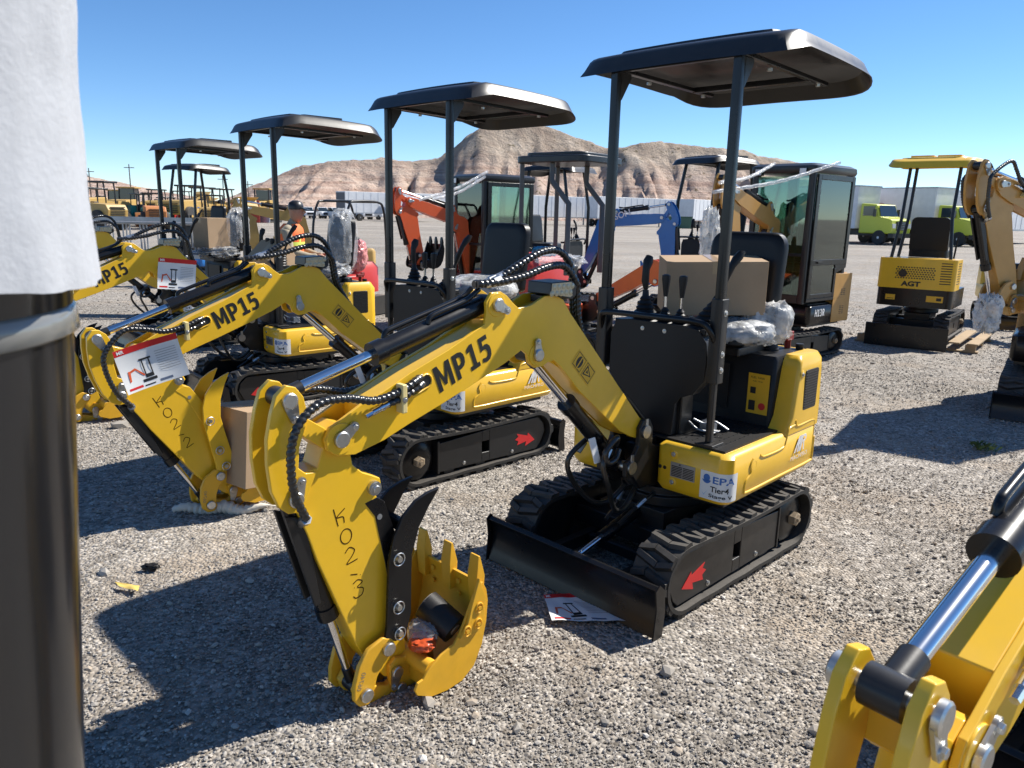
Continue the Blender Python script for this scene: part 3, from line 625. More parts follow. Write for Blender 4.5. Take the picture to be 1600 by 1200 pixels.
def cab_top(root, T, P, detail):
    # cab on x -.52..+.44, y -.36..+.40, z .66..2.22
    x0, x1, y0, y1, z0, z1 = -.55, .40, -.34, .44, .66, 2.22; t = .075
    b = MB(T)
    def post(x, y, xx, yy): b.prism([(p[0], p[1]) for p in rrect(min(x, xx), max(x, xx), min(y, yy), max(y, yy), .015, 2)], z0, z1 - .05, 'z')
    post(x1, y1, x1 - t, y1 - t); post(x1, y0, x1 - t, y0 + t); post(x0, y1, x0 + t, y1 - t); post(x0, y0, x0 + t, y0 + t)
    b.box(x1 - t, x1 - .008, y0 + t, y1 - t, z0, z0 + .10); b.box(x0, x0 + t, y0 + t, y1 - t, z0, 1.45); b.box(x0 + t, x1 - t, y0, y0 + t * .6, z0, 1.25)
    b.box(x1 - t, x1 - .008, y0 + t, y1 - t, 1.20, 1.235)
    b.build('cab_frame', BLK, root, bev=.008)
    b = MB(T); L = lambda q, z: [(p[0], p[1], z) for p in rrect(x0 + q - .02, x1 - q + .02, y0 + q - .01, y1 - q + .01, .05)]
    b.loft([L(.0, z1 - .09), L(-.012, z1 - .06), L(-.005, z1 - .01), L(.05, z1 + .02)]); b.build('cab_roof', CAN, root, smooth=45)
    # door on the left side
    yd = y1
    b = MB(T); W = .07
    b.prism([(p[0], p[1]) for p in rrect(x0 + .02, x1 - .06, 1.10, 1.165, 0)], yd, yd + .022)
    for a in ((x0 + .02, x0 + .02 + W, 1.165, z1 - .10), (x1 - .06 - W, x1 - .06, .72, z1 - .10)): b.box(a[0], a[1], yd, yd + .022, a[2], a[3])
    b.box(x0 + .02 + W, x1 - .06 - W, yd, yd + .022, z1 - .16, z1 - .10); b.box(x0 + .30, x1 - .06 - W, yd, yd + .022, .72, .77); b.box(x0 + .25, x0 + .30, yd, yd + .022, .72, 1.06); b.prism([(x0 + .02, 1.165), (x0 + .02, 1.06), (x0 + .25, 1.0), (x0 + .30, 1.10), (x0 + .30, 1.165)], yd + .002, yd + .020)
    b.box(x0 + .02, x1 - .06, yd - .004, yd + .018, .68, .72)
    dr = b.build('door', BLKG, root, bev=.005)
    b = MB(T); b.box(x1 - .30, x1 - .20, yd + .022, yd + .045, 1.125, 1.145); b.build('handle', PLA, dr, bev=.003)
    b = MB(T); b.box(x0 + .07, x1 - .11, yd + .006, yd + .010, 1.165, z1 - .16); b.build('door_window', GLA, dr)
    b = MB(T); b.box(x0 + .30, x1 - .11, yd + .006, yd + .010, .77, 1.10); b.build('door_window', GLA, dr)
    b = MB(T); b.box(x1 - .02, x1 - .016, y0 + t, y1 - t, 1.235, z1 - .12); b.build('windscreen', GLA, root)
    b = MB(T); b.box(x1 - .02, x1 - .016, y0 + t, y1 - t, z0 + .10, 1.20); b.build('lower_windscreen', GLA, root)
    b = MB(T); b.box(x0 + .02, x0 + .024, y0 + t, y1 - t, 1.45, z1 - .12); b.build('rear_window', GLA, root)
    b = MB(T); b.box(x0 + t, x1 - t, y0 + .01, y0 + .014, 1.25, z1 - .12); b.build('side_window', GLA, root)
    b = MB(T); b.tube([(.22, -.1, .7), (.22, -.1, 1.3)], .012); b.tube([(.22, .18, .7), (.24, .2, 1.3)], .012); b.build('lever', PLA, root)
    b = MB(T); b.box(-.42, -.02, -.14, .22, .98, 1.10); b.box(-.46, -.36, -.14, .22, 1.05, 1.62); b.build('seat', VIN, root, bev=.03)
    for y in (y0 + .10, y1 - .12):
        b = MB(T); b.box(x1 - .005, x1 + .05, y - .045, y + .045, z1 - .115, z1 - .035); b.build('work_light', PLA, root, bev=.006)
        b = MB(T); b.box(x1 + .05, x1 + .054, y - .038, y + .038, z1 - .108, z1 - .042); b.build('lamp_lens', mat('lens', (.7, .7, .68), .15, coat=.5), root)
GLY = {'H': (.74, [[(0, 0), (0, 1), (.21, 1), (.21, .60), (.53, .60), (.53, 1), (.74, 1), (.74, 0), (.53, 0), (.53, .41), (.21, .41), (.21, 0)]]),
       'R': (.70, [[(0, 0), (0, 1), (.38, 1), (.56, .95), (.65, .84), (.67, .70), (.62, .54), (.50, .44), (.72, 0), (.48, 0), (.30, .39), (.21, .39), (.21, .56), (.33, .56), (.42, .60), (.45, .69), (.42, .79), (.33, .83), (.21, .83), (.21, 0)]]),
       '3': (.62, [[(.02, .14), (.06, -.0), (.26, -.03), (.46, .0), (.58, .10), (.62, .27), (.58, .42), (.46, .51), (.57, .60), (.60, .75), (.54, .91), (.42, .99), (.26, 1.02), (.04, .95), (.08, .79), (.24, .84), (.36, .80), (.39, .70), (.34, .60), (.18, .57), (.18, .43), (.34, .41), (.41, .32), (.39, .20), (.30, .14), (.18, .12)]]),
       'M': (.92, [[(0, 0), (0, 1), (.24, 1), (.46, .42), (.68, 1), (.92, 1), (.92, 0), (.70, 0), (.70, .62), (.53, .16), (.39, .16), (.22, .62), (.22, 0)]]),
       'P': (.66, [[(0, 0), (0, 1), (.36, 1), (.54, .95), (.64, .82), (.66, .66), (.62, .50), (.52, .39), (.36, .34), (.22, .34), (.22, .52), (.33, .52), (.42, .57), (.44, .67), (.42, .77), (.33, .82), (.22, .82), (.22, 0)]]),
       '1': (.56, [[(0, 0), (0, .17), (.19, .17), (.19, .76), (.02, .72), (.02, .88), (.24, 1), (.41, 1), (.41, .17), (.56, .17), (.56, 0)]]),
       '5': (.62, [[(.05, 1), (.56, 1), (.56, .82), (.23, .82), (.22, .63), (.34, .66), (.48, .63), (.60, .50), (.62, .33), (.57, .14), (.44, .01), (.26, -.03), (.0, .03), (.04, .19), (.20, .15), (.34, .18), (.40, .32), (.35, .45), (.22, .49), (.03, .44)]])}
def bold_word(mb, s, o, r, u, h):
    x = 0; o = Vector(o); r = Vector(r); u = Vector(u)
    for ch in s:
        w_, polys = GLY[ch]
        for pl in polys: mb.add([tuple(o + r * (x + a) * h * .86 + u * b_ * h) for a, b_ in pl], [tuple(range(len(pl)))])
        x += w_ + .16
def boom_set(root, P, detail, tb=0, ta=0, tk=0, hand=None, thumb=BLKG, bucket=True, plate_text=None, hoses=True):
    Cb = P['boom']
    fb = lambda p: rot2(p, ROOTP, tb)
    fa = lambda p: fb(rot2(p, ARMP, ta))
    fk = lambda p: fa(rot2(p, BKP, tk))
    H = .060
    # swing bracket
    b = MB(); br = [(.20, .42), (.34, .42), (.395, .49), (.45, .50), (.452, .565), (.40, .585), (.365, .63), (.365, .71), (.34, .745), (.29, .745), (.262, .70), (.26, .62), (.20, .60)]
    for y in (-.085, .063): b.prism(br, y, y + .022)
    b.box(.14, .27, -.085, .085, .41, .60); b.cyl((.20, 0, .395), (.20, 0, .64), .055, 20); b.build('swing_bracket', BLK, root, bev=.005)
    for (x, z) in (ROOTP, (.412, .538)):
        b = MB(); b.lathe([(.024, -.005), (.024, .175)], (x, -.088, z), 18, 'y'); b.lathe([(.030, 0), (.030, .008)], (x, .085, z), 18, 'y'); b.prism([(x - .012, z), (x + .012, z), (x + .008, z + .06), (x - .008, z + .06)], .085, .090); b.build('pin', ZIN, root, smooth=35)
    # boom main box
    T = fb; b = MB(T)
    prof = [(1.80, 1.045), (1.718, 1.078), (1.617, 1.122), (1.456, 1.180), (1.30, 1.240), (1.262, 1.262), (1.10, 1.262), (.99, 1.300), (.925, 1.308), (.882, 1.298), (.842, 1.258), (.345, .752), (.290, .71), (.286, .68), (.32, .655), (.40, .680), (.482, .721), (.765, .942), (.875, 1.045), (.93, 1.075), (.985, 1.10), (1.04, 1.145), (1.103, 1.150), (1.184, 1.111), (1.324, 1.059), (1.483, 1.003), (1.619, .959), (1.721, .925), (1.80, .925)]
    b.prism(prof, -H + .012, H - .012); boom = b.build('boom', Cb, root, bev=.004)
    # side cheek plates: proud ears (cylinder lugs at apex, boom cyl lug)
    b = MB(T)
    cheek = [(1.78, .905), (1.83, .893), (1.89, .900), (1.93, .925), (1.938, .960), (1.918, .996), (1.88, 1.012), (1.80, 1.052), (1.718, 1.080), (1.617, 1.125), (1.456, 1.184), (1.29, 1.258), (1.283, 1.30), (1.285, 1.335), (1.262, 1.366), (1.215, 1.368), (1.185, 1.352), (1.155, 1.325), (1.125, 1.303), (1.085, 1.305), (1.055, 1.310), (.99, 1.338), (.927, 1.340), (.882, 1.318), (.840, 1.265), (.345, .758), (.285, .712), (.281, .676), (.32, .648), (.40, .676), (.482, .717), (.765, .938), (.885, 1.055), (.925, 1.085), (.96, 1.082), (.985, 1.070), (1.03, 1.068), (1.065, 1.09), (1.075, 1.125), (1.103, 1.146), (1.184, 1.107), (1.324, 1.055), (1.483, .999), (1.619, .955), (1.721, .918)]
    # flip into a single outline per side
    for (ya, yb) in ((H - .012, H + .002), (-H - .002, -H + .012)): b.prism(cheek, ya, yb)
    ch = b.build('boom_plate', Cb, boom, bev=.0025)
    def boss(name, x, z, r, y0, y1, m, TT, par):
        q = MB(TT); q.lathe([(r, 0), (r, y1 - y0)], (x, y0, z), 24, 'y'); return q.build(name, m, par, bev=.002)
    def pin(x, z, TT, w_=H + .004, r=.024, tab=(0, -1), par=root):
        q = MB(TT)
        for sd in (1, -1):
            q.lathe([(r, 0), (r, sd * .010), (r * .85, sd * .013)], (x, sd * w_, z), 20, 'y')
        dx, dz = tab; L = r * 2.3; q.lathe([(r * .62, 0), (r * .62, .007)], (x + dx * L, w_, z + dz * L), 14, 'y'); q.bolt(x + dx * L, w_ + .006, z + dz * L, r * .36)
        nx_, nz_ = -dz, dx; q.prism([(x + nx_ * r, z + nz_ * r), (x + dx * L + nx_ * r * .6, z + dz * L + nz_ * r * .6), (x + dx * L - nx_ * r * .6, z + dz * L - nz_ * r * .6), (x - nx_ * r, z - nz_ * r)], w_, w_ + .006)
        q.lathe([(r * .5, 0), (r * .5, -2 * w_)], (x, w_, z), 12, 'y')
        return q.build('pin', ZIN, par, smooth=35)
    boss('boss', 1.883, .954, .050, H, H + .006, Cb, T, boom); boss('boss', 1.235, 1.322, .042, H, H + .005, Cb, T, boom); boss('boss', 1.022, 1.118, .042, H, H + .006, Cb, T, boom)
    pin(1.883, .954, T, H + .008, .026, (-.75, .55)); pin(1.235, 1.322, T, H + .007, .024, (-.8, -.4)); pin(1.022, 1.118, T, H + .008, .024, (.1, .9))
    # hose slot
    if detail:
        b = MB(T); sl = []
        for k in range(13): a = -PI / 2 + PI * k / 12; sl.append((1.552 + .024 * -math.cos(a), 1.090 + .024 * math.sin(a)))
        for k in range(13): a = PI / 2 + PI * k / 12; sl.append((1.60 + .024 * -math.cos(a), 1.070 + .024 * math.sin(a)))
        b.prism(sl, H + .0021, H + .003); b.build('hose_slot', BKD, boom)
        b = MB(T); rim = sl[::2] + sl[:1]; b.tube([(p[0], H + .003, p[1]) for p in rim], .0035, 6); b.build('slot_rim', Cb, boom, smooth=60)
        # clamp
        b = MB(T); b.box(1.655, 1.675, H + .002, H + .040, 1.005, 1.10); b.build('hose_clamp', mat('pale_yellow_clamp', (.72, .58, .25), .5), boom, bev=.004); b = MB(T); b.bolt(1.665, H + .04, 1.05, .007); b.build('bolt', ZIN, boom)
        b = MB(T); b.cyl((1.775, H + .018, 1.022), (1.715, H + .018, 1.040), .0105, 12); b.cyl((1.80, H + .018, 1.014), (1.775, H + .018, 1.022), .008, 6); b.cyl((1.745, H + .018, 1.031), (1.735, H + .018, 1.034), .0135, 14); b.build('quick_coupler', CHR, boom, smooth=35)
        b = MB(T); b.tube(spl([(1.715, H + .018, 1.040), (1.665, H + .02, 1.052), (1.62, H + .014, 1.066), (1.575, H + .008, 1.08), (1.55, H - .02, 1.09)]), .0115, 10, .13, .02); b.build('hose', HOS, boom)
        A0 = fa((2.0, H + .02, .73)); 
        inv = lambda p: p
        if hoses:
         h1 = spl([fb((1.56, H - .01, 1.105)), fb((1.60, H + .012, 1.10)), fb((1.665, H + .022, 1.078)), fb((1.77, H + .026, 1.062)), fb((1.873, H + .03, 1.085)), fb((1.97, H + .035, 1.085)), fa((2.045, H + .045, 1.035)), fa((2.072, H + .045, .955)), fa((2.062, H + .035, .835)), fa((2.018, H + .02, .735))], 8)
         b = MB(); b.tube(h1, .0125, 12, .10, .019); b.build('hose', HOS, root, smooth=50)
         b = MB(); e_ = h1[-1]; e2 = fa((2.012, .030, .700)); b.cyl(tuple(e_), e2, .013, 8); b.cyl(tuple(e_), tuple(Vector(e_).lerp(Vector(e2), .45)), .018, 6); b.build('hose_fitting', ZIN, root)
         h2 = [(p[0] - .004, -p[1], p[2] - .004) for p in h1]; b = MB(); b.tube(h2, .0125, 12, .10, .019); b.build('hose', HOS, root, smooth=50)
        # work lamp on the apex
        b = MB(T); b.prism([(.985, 1.345), (.98, 1.39), (.865, 1.392), (.835, 1.37), (.835, 1.335), (.86, 1.32)], -.035, H + .026); lm = b.build('work_lamp', BLK, root, bev=.004)
        b = MB(T)
        for k in range(5):
            for j in range(2): b.lathe([(.0125, 0), (.010, .003), (.004, .005)], (.965 - k * .026 + j * .010, H + .026, 1.372 - j * .024), 8, 'y')
        b.prism([(.980, 1.348), (.976, 1.386), (.868, 1.388), (.860, 1.336), (.872, 1.330)], H + .026, H + .0275); b.build('lamp_lens', mat('amber_lens', (.50, .42, .26), .12, coat=.6), lm)
        b = MB(T); b.box(.86, .97, -.03, H, 1.31, 1.335); b.build('lamp_bracket', BLK, lm)
        # warning label
        nrm = (0, 1, 0); yy = H + .0028
        u = Vector((-.07, 0, -.055)); a_ = fb((.73, yy, 1.13)); 
        def lab(pts, m, dy=0, nm='warning_label', par=boom):
            q = MB(T); q.add([(p[0], yy + dy, p[1]) for p in pts], [tuple(range(len(pts)))]); return q.build(nm, m, par, fix=False)
        d1 = Vector((-.715, -.70)).normalized(); d2 = Vector((-d1.y, d1.x)) * -1; c0 = Vector((.775, 1.115))   # d1 along boom, d2 across
        Pp = lambda a, c: tuple(c0 + d1 * a + Vector((.70, -.715)).normalized() * c)
        lb = lab([Pp(0, 0), Pp(.155, 0), Pp(.155, .075), Pp(0, .075)], YD)
        fr_ = []
        for a0, a1 in ((.008, .070), (.082, .148)):
            for (p, q) in (((a0, .006), (a1, .009)), ((a0, .066), (a1, .069)), ((a0, .006), (a0 + .002, .069)), ((a1 - .002, .006), (a1, .069))): lab([Pp(p[0], p[1]), Pp(q[0], p[1]), Pp(q[0], q[1]), Pp(p[0], q[1])], BKD, .0005, 'label_mark', lb)
        lab([Pp(.04 + .020 * math.cos(a), .038 + .026 * math.sin(a)) for a in np.linspace(0, 2 * PI, 15)[:-1]], BKD, .0005, 'label_mark', lb); lab([Pp(.038, .008), Pp(.044, .008), Pp(.044, .068), Pp(.038, .068)], YD, .001, 'label_mark', lb)
        lab([Pp(.088, .062), Pp(.142, .040), Pp(.092, .012)], BKD, .0005, 'label_mark', lb); lab([Pp(.094, .054), Pp(.130, .040), Pp(.097, .021)], YD, .001, 'label_mark', lb); lab([Pp(.100, .045), Pp(.118, .040), Pp(.108, .034), Pp(.104, .028)], BKD, .0015, 'label_mark', lb)
    # lettering
    if plate_text:
        b = MB(T); r_ = Vector((-.929, 0, .37)); u_ = Vector((.37, 0, .929)); bold_word(b, plate_text, (1.492, H + .0032, 1.040), r_, u_, .094); b.build('lettering', BKD, boom, fix=False)
    # ---- arm
    T = fa; h = .046; b = MB(T)
    arm = [(2.005, .868), (1.955, .872), (1.935, .93), (1.925, .985), (1.883, 1.003), (1.848, .99), (1.835, .95), (1.842, .915), (1.831, .855), (1.795, .822), (1.761, .805), (1.729, .788), (1.722, .752), (1.745, .734), (1.735, .697), (1.705, .507), (1.652, .274), (1.628, .10), (1.645, .05), (1.69, .04), (1.725, .06), (1.80, .16), (1.836, .228), (1.967, .569), (1.996, .663), (2.03, .755)]
    b.prism(arm, -h, h); armo = b.build('arm', Cb, root, bev=.004)
    b = MB(T); b.prism([(2.0, 1.045), (1.925, .992), (1.90, .945), (1.935, .930), (2.005, .985)], -h, h); b.build('arm_brace', Cb, armo, bev=.003)
    b = MB(T); pl = [(2.085, 1.118), (2.103, 1.064), (2.119, .992), (2.121, .915), (2.113, .836), (2.091, .781), (2.062, .755), (2.024, .750), (2.0, .79), (1.965, .865), (2.000, .868), (2.024, .890), (2.018, .953), (1.994, 1.017), (1.990, 1.064), (1.999, 1.105), (2.022, 1.135), (2.052, 1.145)]
    for ya, yb in ((h - .008, h + .012), (-h - .012, -h + .008)): b.prism(pl, ya, yb)
    b.build('arm_bracket', Cb, armo, bev=.003)
    pin(2.047, 1.100, T, h + .016, .024, (-.25, -1)); pin(2.040, .797, T, h + .016, .024, (-.35, .95))
    # thumb mount + thumb
    if thumb is not None:
        b = MB(T)
        for ya, yb in ((.036, .048), (-.048, -.036)): b.prism([(1.79, .715), (1.742, .725), (1.715, .705), (1.665, .56), (1.633, .30), (1.645, .225), (1.672, .225), (1.715, .48), (1.752, .66)], ya, yb)
        b.prism([(1.742, .725), (1.715, .705), (1.665, .56), (1.633, .30), (1.645, .225), (1.65, .225), (1.64, .30), (1.672, .56), (1.722, .70), (1.742, .715)], -.04, .04)
        b.build('thumb_mount', thumb, root, bev=.003)
        b = MB(T); tn = [(1.735, .265), (1.742, .225), (1.70, .20), (1.656, .215), (1.634, .285), (1.632, .40), (1.628, .50), (1.598, .590), (1.555, .655), (1.508, .712), (1.56, .705), (1.612, .688), (1.665, .645), (1.700, .585), (1.722, .50), (1.728, .40)]
        for ya, yb in ((.068, .082), (-.082, -.068)): b.prism(tn, ya, yb)
        b.box(1.64, 1.70, -.068, .068, .44, .46, lambda p: p); b.box(1.60, 1.63, -.068, .068, .56, .60); b.build('thumb', thumb, root, bev=.003)
        for x, z in ((1.690, .232), (1.694, .33), (1.690, .505)):
            q = MB(T); q.lathe([(.013, -.175), (.013, 0), (.010, .012)], (x, .088, z), 14, 'y'); q.tube([(x + .022 * math.cos(a), .094, z + .022 * math.sin(a)) for a in np.linspace(0, 2 * PI, 15)], .0022, 5); q.build('pin', ZIN, root, smooth=40)
        q = MB(T); q.lathe([(.024, 0), (.024, .014)], (1.757, .046, .762), 18, 'y'); q.bolt(1.757, .060, .762, .014); q.build('bolt', ZIN, root)
        if detail: q = MB(T); q.lathe([(.010, 0), (.010, .001)], (1.735, .0482, .655), 12, 'y'); q.build('mount_hole', STL, root)
    # ---- links and bucket
    LT = (1.735, .190); LB = (1.826, .055); B2 = (1.672, .005)
    lt = fa((LT[0], 0, LT[1])); b2 = fk((B2[0], 0, B2[1])); 
    # circle intersection for link bottom
    d = math.hypot(b2[0] - lt[0], b2[2] - lt[2]); r1 = math.dist(LT, LB); r2 = math.dist(LB, B2); aa = (r1 * r1 - r2 * r2 + d * d) / (2 * d); hh = math.sqrt(max(1e-6, r1 * r1 - aa * aa)); ex, ez = (b2[0] - lt[0]) / d, (b2[2] - lt[2]) / d
    lbp = (lt[0] + aa * ex - hh * -ez * -1 , lt[2] + aa * ez + hh * ex * -1)
    c1 = (lt[0] + aa * ex + hh * ez, lt[2] + aa * ez - hh * ex); c2 = (lt[0] + aa * ex - hh * ez, lt[2] + aa * ez + hh * ex)
    tgt = fa((LB[0], 0, LB[1])); lbp = min((c1, c2), key=lambda q: math.hypot(q[0] - tgt[0], q[1] - tgt[2]))
    def two(pa, pb, qa, qb):   # map segment pa-pb to qa-qb
        an = math.atan2(qb[1] - qa[1], qb[0] - qa[0]) - math.atan2(pb[1] - pa[1], pb[0] - pa[0])
        return lambda p: (lambda r: (r[0] + qa[0] - pa[0], p[1], r[2] + qa[1] - pa[1]))(rot2(p, pa, an))
    TL = two(LT, LB, (lt[0], lt[2]), lbp); TB = two(LB, B2, lbp, (b2[0], b2[2]))
    b = MB(TL); lk = [(1.752, .236), (1.715, .218), (1.700, .185), (1.722, .155), (1.752, .135), (1.778, .10), (1.792, .055), (1.790, .035), (1.815, .010), (1.85, .018), (1.872, .05), (1.870, .10), (1.850, .165), (1.812, .215)]
    for ya, yb in ((.064, .084), (-.084, -.064)): b.prism(lk, ya, yb)
    lko = b.build('link', YEL2 if P.get('bkt') is None else P['bkt'], root, bev=.006)
    if detail: b = MB(TL); text(b, '06740', (1.862, .0845, .085), (-.35, 0, .94), (-.94, 0, -.35), h=.018); b.build('cast_number', BRA, lko, fix=False)
    b = MB(TB); l2 = [(1.855, .06), (1.84, .02), (1.80, -.005), (1.70, -.035), (1.665, -.04), (1.645, -.01), (1.65, .03), (1.675, .045), (1.72, .03), (1.78, .055), (1.80, .085), (1.835, .09)]
    for ya, yb in ((.028, .060), (-.060, -.028)): b.prism(l2, ya, yb)
    b.build('link', YEL2 if P.get('bkt') is None else P['bkt'], root, bev=.006)
    CB = YEL2 if P.get('bkt') is None else P['bkt']
    pin(LT[0], LT[1], TL, .086, .024, (0, 0)); pin(LB[0], LB[1], TL, .086, .024, (0, 0))
    pin(BKP[0], BKP[1], fk, .070, .022, (.25, -1)); pin(B2[0], B2[1], fk, .066, .020, (0, 0))
    if bucket:
        T = fk; b = MB(T)
        for ya, yb in ((.045, .066), (-.066, -.045)): b.prism([(1.715, .105), (1.69, .125), (1.655, .115), (1.62, .14), (1.54, .155), (1.52, .06), (1.56, .005), (1.64, -.02), (1.68, -.035), (1.705, .0), (1.715, .05)], ya, yb)
        b.build('bucket_ear', CB, root, bev=.004)
        b = MB(T)
        side = [(1.690, .040), (1.700, .062), (1.688, .085), (1.665, .090), (1.640, .118), (1.585, .150), (1.530, .165), (1.500, .20), (1.475, .25), (1.450, .30), (1.418, .355), (1.398, .36), (1.380, .325), (1.372, .28), (1.378, .20), (1.398, .115), (1.435, .045), (1.490, .008), (1.560, .0), (1.630, .008)]
        for ya, yb in ((.178, .188), (-.188, -.178)): b.prism(side, ya, yb)
        back = [(1.640, .118), (1.630, .02), (1.560, .0), (1.490, .008), (1.435, .045), (1.398, .115), (1.378, .20), (1.374, .27), (1.380, .32), (1.390, .352)]
        inn = [(1.630, .112), (1.620, .03), (1.558, .011), (1.495, .019), (1.444, .053), (1.409, .12), (1.389, .20), (1.385, .27), (1.391, .32), (1.401, .350)]
        b.prism(back + inn[::-1], -.178, .178); bk = b.build('bucket', CB, root, bev=.002)
        b = MB(T); b.cyl((1.62, -.178, .105), (1.62, .178, .105), .030, 18); b.build('bucket_tube', CB, bk)
        for k, y in enumerate((-.150, 0, .150)):
            b = MB(T); b.loft([[(1.382, y - .022, .27), (1.382, y + .022, .27), (1.410, y + .022, .27), (1.410, y - .022, .27)], [(1.378, y - .026, .375), (1.378, y + .026, .375), (1.416, y + .026, .375), (1.416, y - .026, .375)], [(1.396, y - .024, .452), (1.396, y + .020, .452), (1.404, y + .020, .452), (1.404, y - .024, .452)]]); b.build('tooth', CB, bk, bev=.002)
        for sd in (1, -1):
            q = MB(T); ya, yb = sorted((sd * .188, sd * .200)); q.prism([(1.512, .185), (1.478, .225), (1.455, .30), (1.424, .385), (1.395, .31), (1.400, .20), (1.425, .18)], ya, yb); sc = q.build('side_cutter', CB, bk, bev=.002)
            q = MB(T)
            for x, z in ((1.482, .205), (1.430, .215), (1.426, .275)): q.tube([(x + .015 * math.cos(a), sd * .202, z + .019 * math.sin(a)) for a in np.linspace(0, 2 * PI, 13)], .0035, 5); q.lathe([(.008, 0), (.008, sd * .008)], (x, sd * .2, z), 6, 'y')
            q.build('cutter_bolt', CB, sc)
            if detail:
                q = MB(T)
        if detail:
            q = MB(T)
            for y in (-.10, .05):
                for z in (.26, .31): q.lathe([(.010, 0), (.010, .006)], (1.392, y, z), 8, 'x')
            q.build('bucket_bolt', CB, bk)
    # ---- cylinders
    def ram(pa, pb, Lb, rb, rr, nm, y=0, cap=True, pipe=0):
        pa = Vector((pa[0], y, pa[2])); pb = Vector((pb[0], y, pb[2])); dr = (pb - pa).normalized(); e = pa + dr * Lb
        q = MB(); q.tube([pa + dr * .02, e - dr * .045, e - dr * .0449, e], [rb, rb, rb * 1.16, rb * 1.16], 24); q.tube([(pa.x, -.03, pa.z), (pa.x, .03, pa.z)], rb * .95, 18)
        o = q.build(nm, BLKG, root, smooth=35)
        q = MB(); q.cyl(e, pb - dr * .04, rr, 20); q.build('piston_rod', CHR, root)
        q = MB(); q.cyl(pb - dr * .075, pb, rr * 1.25, 16); q.tube([(pb.x, -.028, pb.z), (pb.x, .028, pb.z)], rr * 1.7, 18); q.build('rod_end', BLK, root, smooth=35)
        if pipe:
            n = dr.cross(Vector((0, 1, 0))); n = n if n.z > 0 else -n; n = n * pipe
            for yy, L2 in ((-.022, Lb - .07), (.018, Lb * .55)):
                o1 = Vector((0, yy, 0)); q = MB(); q.tube(spl([pa + dr * .03 + n * (rb + .03) + o1, pa + dr * .10 + n * (rb + .012) + o1, pa + dr * (L2 - .06) + n * (rb + .012) + o1, pa + dr * (L2 - .015) + n * (rb + .008) + o1, pa + dr * L2 + n * rb * .7 + o1], 6), .0095, 10); q.build('hydraulic_pipe', BLKG, o, smooth=60)
        return e
    c0 = fb((1.235, 0, 1.322)); c1_ = fa((2.047, 0, 1.100))
    ram(c0, c1_, .505, .034, .0175, 'arm_cylinder', pipe=1)
    c0 = fa((2.040, 0, .797)); ram(c0, (lbp[0], 0, lbp[1]), .475, .031, .0145, 'bucket_cylinder', pipe=0)
    q = MB(); 
    for sd in (1, -1): q.prism([(0, 0)] * 0 or [fa((2.065, 0, .74))[::2], fa((2.0, 0, .72))[::2], fa((1.955, 0, .42))[::2], fa((1.975, 0, .415))[::2]], sd * .026, sd * .040)
    q.build('cylinder_guard', BLK, root, bev=.002)
    c0 = (.412, 0, .538); ram(c0, fb((1.022, 0, 1.118)), .50, .036, .019, 'boom_cylinder')
    if detail:
        # hoses looping over the apex to the house
        for k, (yy, dz, dxx) in enumerate(((.020, 0.0, 0), (.048, -.055, -.03))):
            pts = [fb((1.30, yy * .6, 1.395)), fb((1.22, yy, 1.40)), fb((1.10, yy + .01, 1.455 + dz * .7)), fb((.98, yy + .01, 1.50 + dz)), fb((.87, yy, 1.50 + dz)), fb((.80, yy, 1.44 + dz)), fb((.775, yy - .01, 1.34)), fb((.74, yy - .02, 1.20)), fb((.60, yy - .05, 1.02)), fb((.40, yy - .04, .86)), (.26, yy - .02, .72)]
            S = spl(pts, 8); b = MB(); b.tube(S[:62], .0135, 12, .10, .020); b.tube(S[60:], .0125, 10); b.build('hose', HOS, root, smooth=50)
            b = MB(); b.cyl(fb((1.27, yy * .8, 1.392)), fb((1.17, yy + .004, 1.424 + dz * .4)), .0125, 8); b.cyl(fb((1.235, yy * .9, 1.402)), fb((1.205, yy * .95, 1.411)), .016, 6); b.build('hose_fitting', ZIN, root)
        # loops hanging under boom cylinder
        for yy, x in ((.05, .55), (-.045, .60)):
            b = MB(); b.tube(spl([(.52, yy, .70), (x + .06, yy * 1.6, .60), (x + .02, yy * 1.7, .48), (.50, yy * 1.4, .36), (.40, yy, .34), (.30, yy * .6, .40)], 7), .012, 10); b.build('hose', HOS, root, smooth=60)
            b = MB(); b.cyl((.565, yy * 1.5, .655), (.60, yy * 1.6, .615), .015, 6); b.build('hose_fitting', ZIN, root)
        b = MB(); q_ = [(.50, .07), (.56, .085), (.62, .07), (.62, .04), (.56, .03), (.50, .04)]
        b.tube(spl([(.50, .06, .66), (.53, .085, .70), (.60, .085, .655), (.59, .085, .60), (.53, .08, .60), (.48, .06, .63)], 6), .014, 10); b.build('hose', HOS, root, smooth=60)
        b = MB(); b.box(.60, .64, .055, .06, .60, .72, lambda p: (p[0] - (p[2] - .6) * -.4, p[1], p[2])); b.build('cylinder_label', PAP, root)
    if hand:
        b = MB(lambda p: fa((p[0], h + .0003 + (p[1] - h) * .25, p[2]))); G = {'K': [[(0, 1), (.28, .0)], [(.75, .9), (.2, .5), (.62, .45), (.7, .1)]], '0': [[(.5 + .38 * math.cos(a), .5 + .42 * math.sin(a)) for a in np.linspace(1.2, 1.2 + 2 * PI, 16)]], '2': [[(.1, .75), (.4, 1), (.75, .8), (.6, .5), (.2, .1), (.55, .12), (.95, .2)]], '-': [[(.15, .60), (.62, .50)]],
            '3': [[(.1, .85), (.45, 1), (.75, .8), (.4, .58), (.8, .4), (.7, .05), (.3, -.05), (.1, .1)], [(.18, .6), (.2, .58)], [(.62, 1.25), (.64, 1.23)]], '1': [[(.5, 1), (.5, 0)]]}
        cx, cz = 1.905, .715
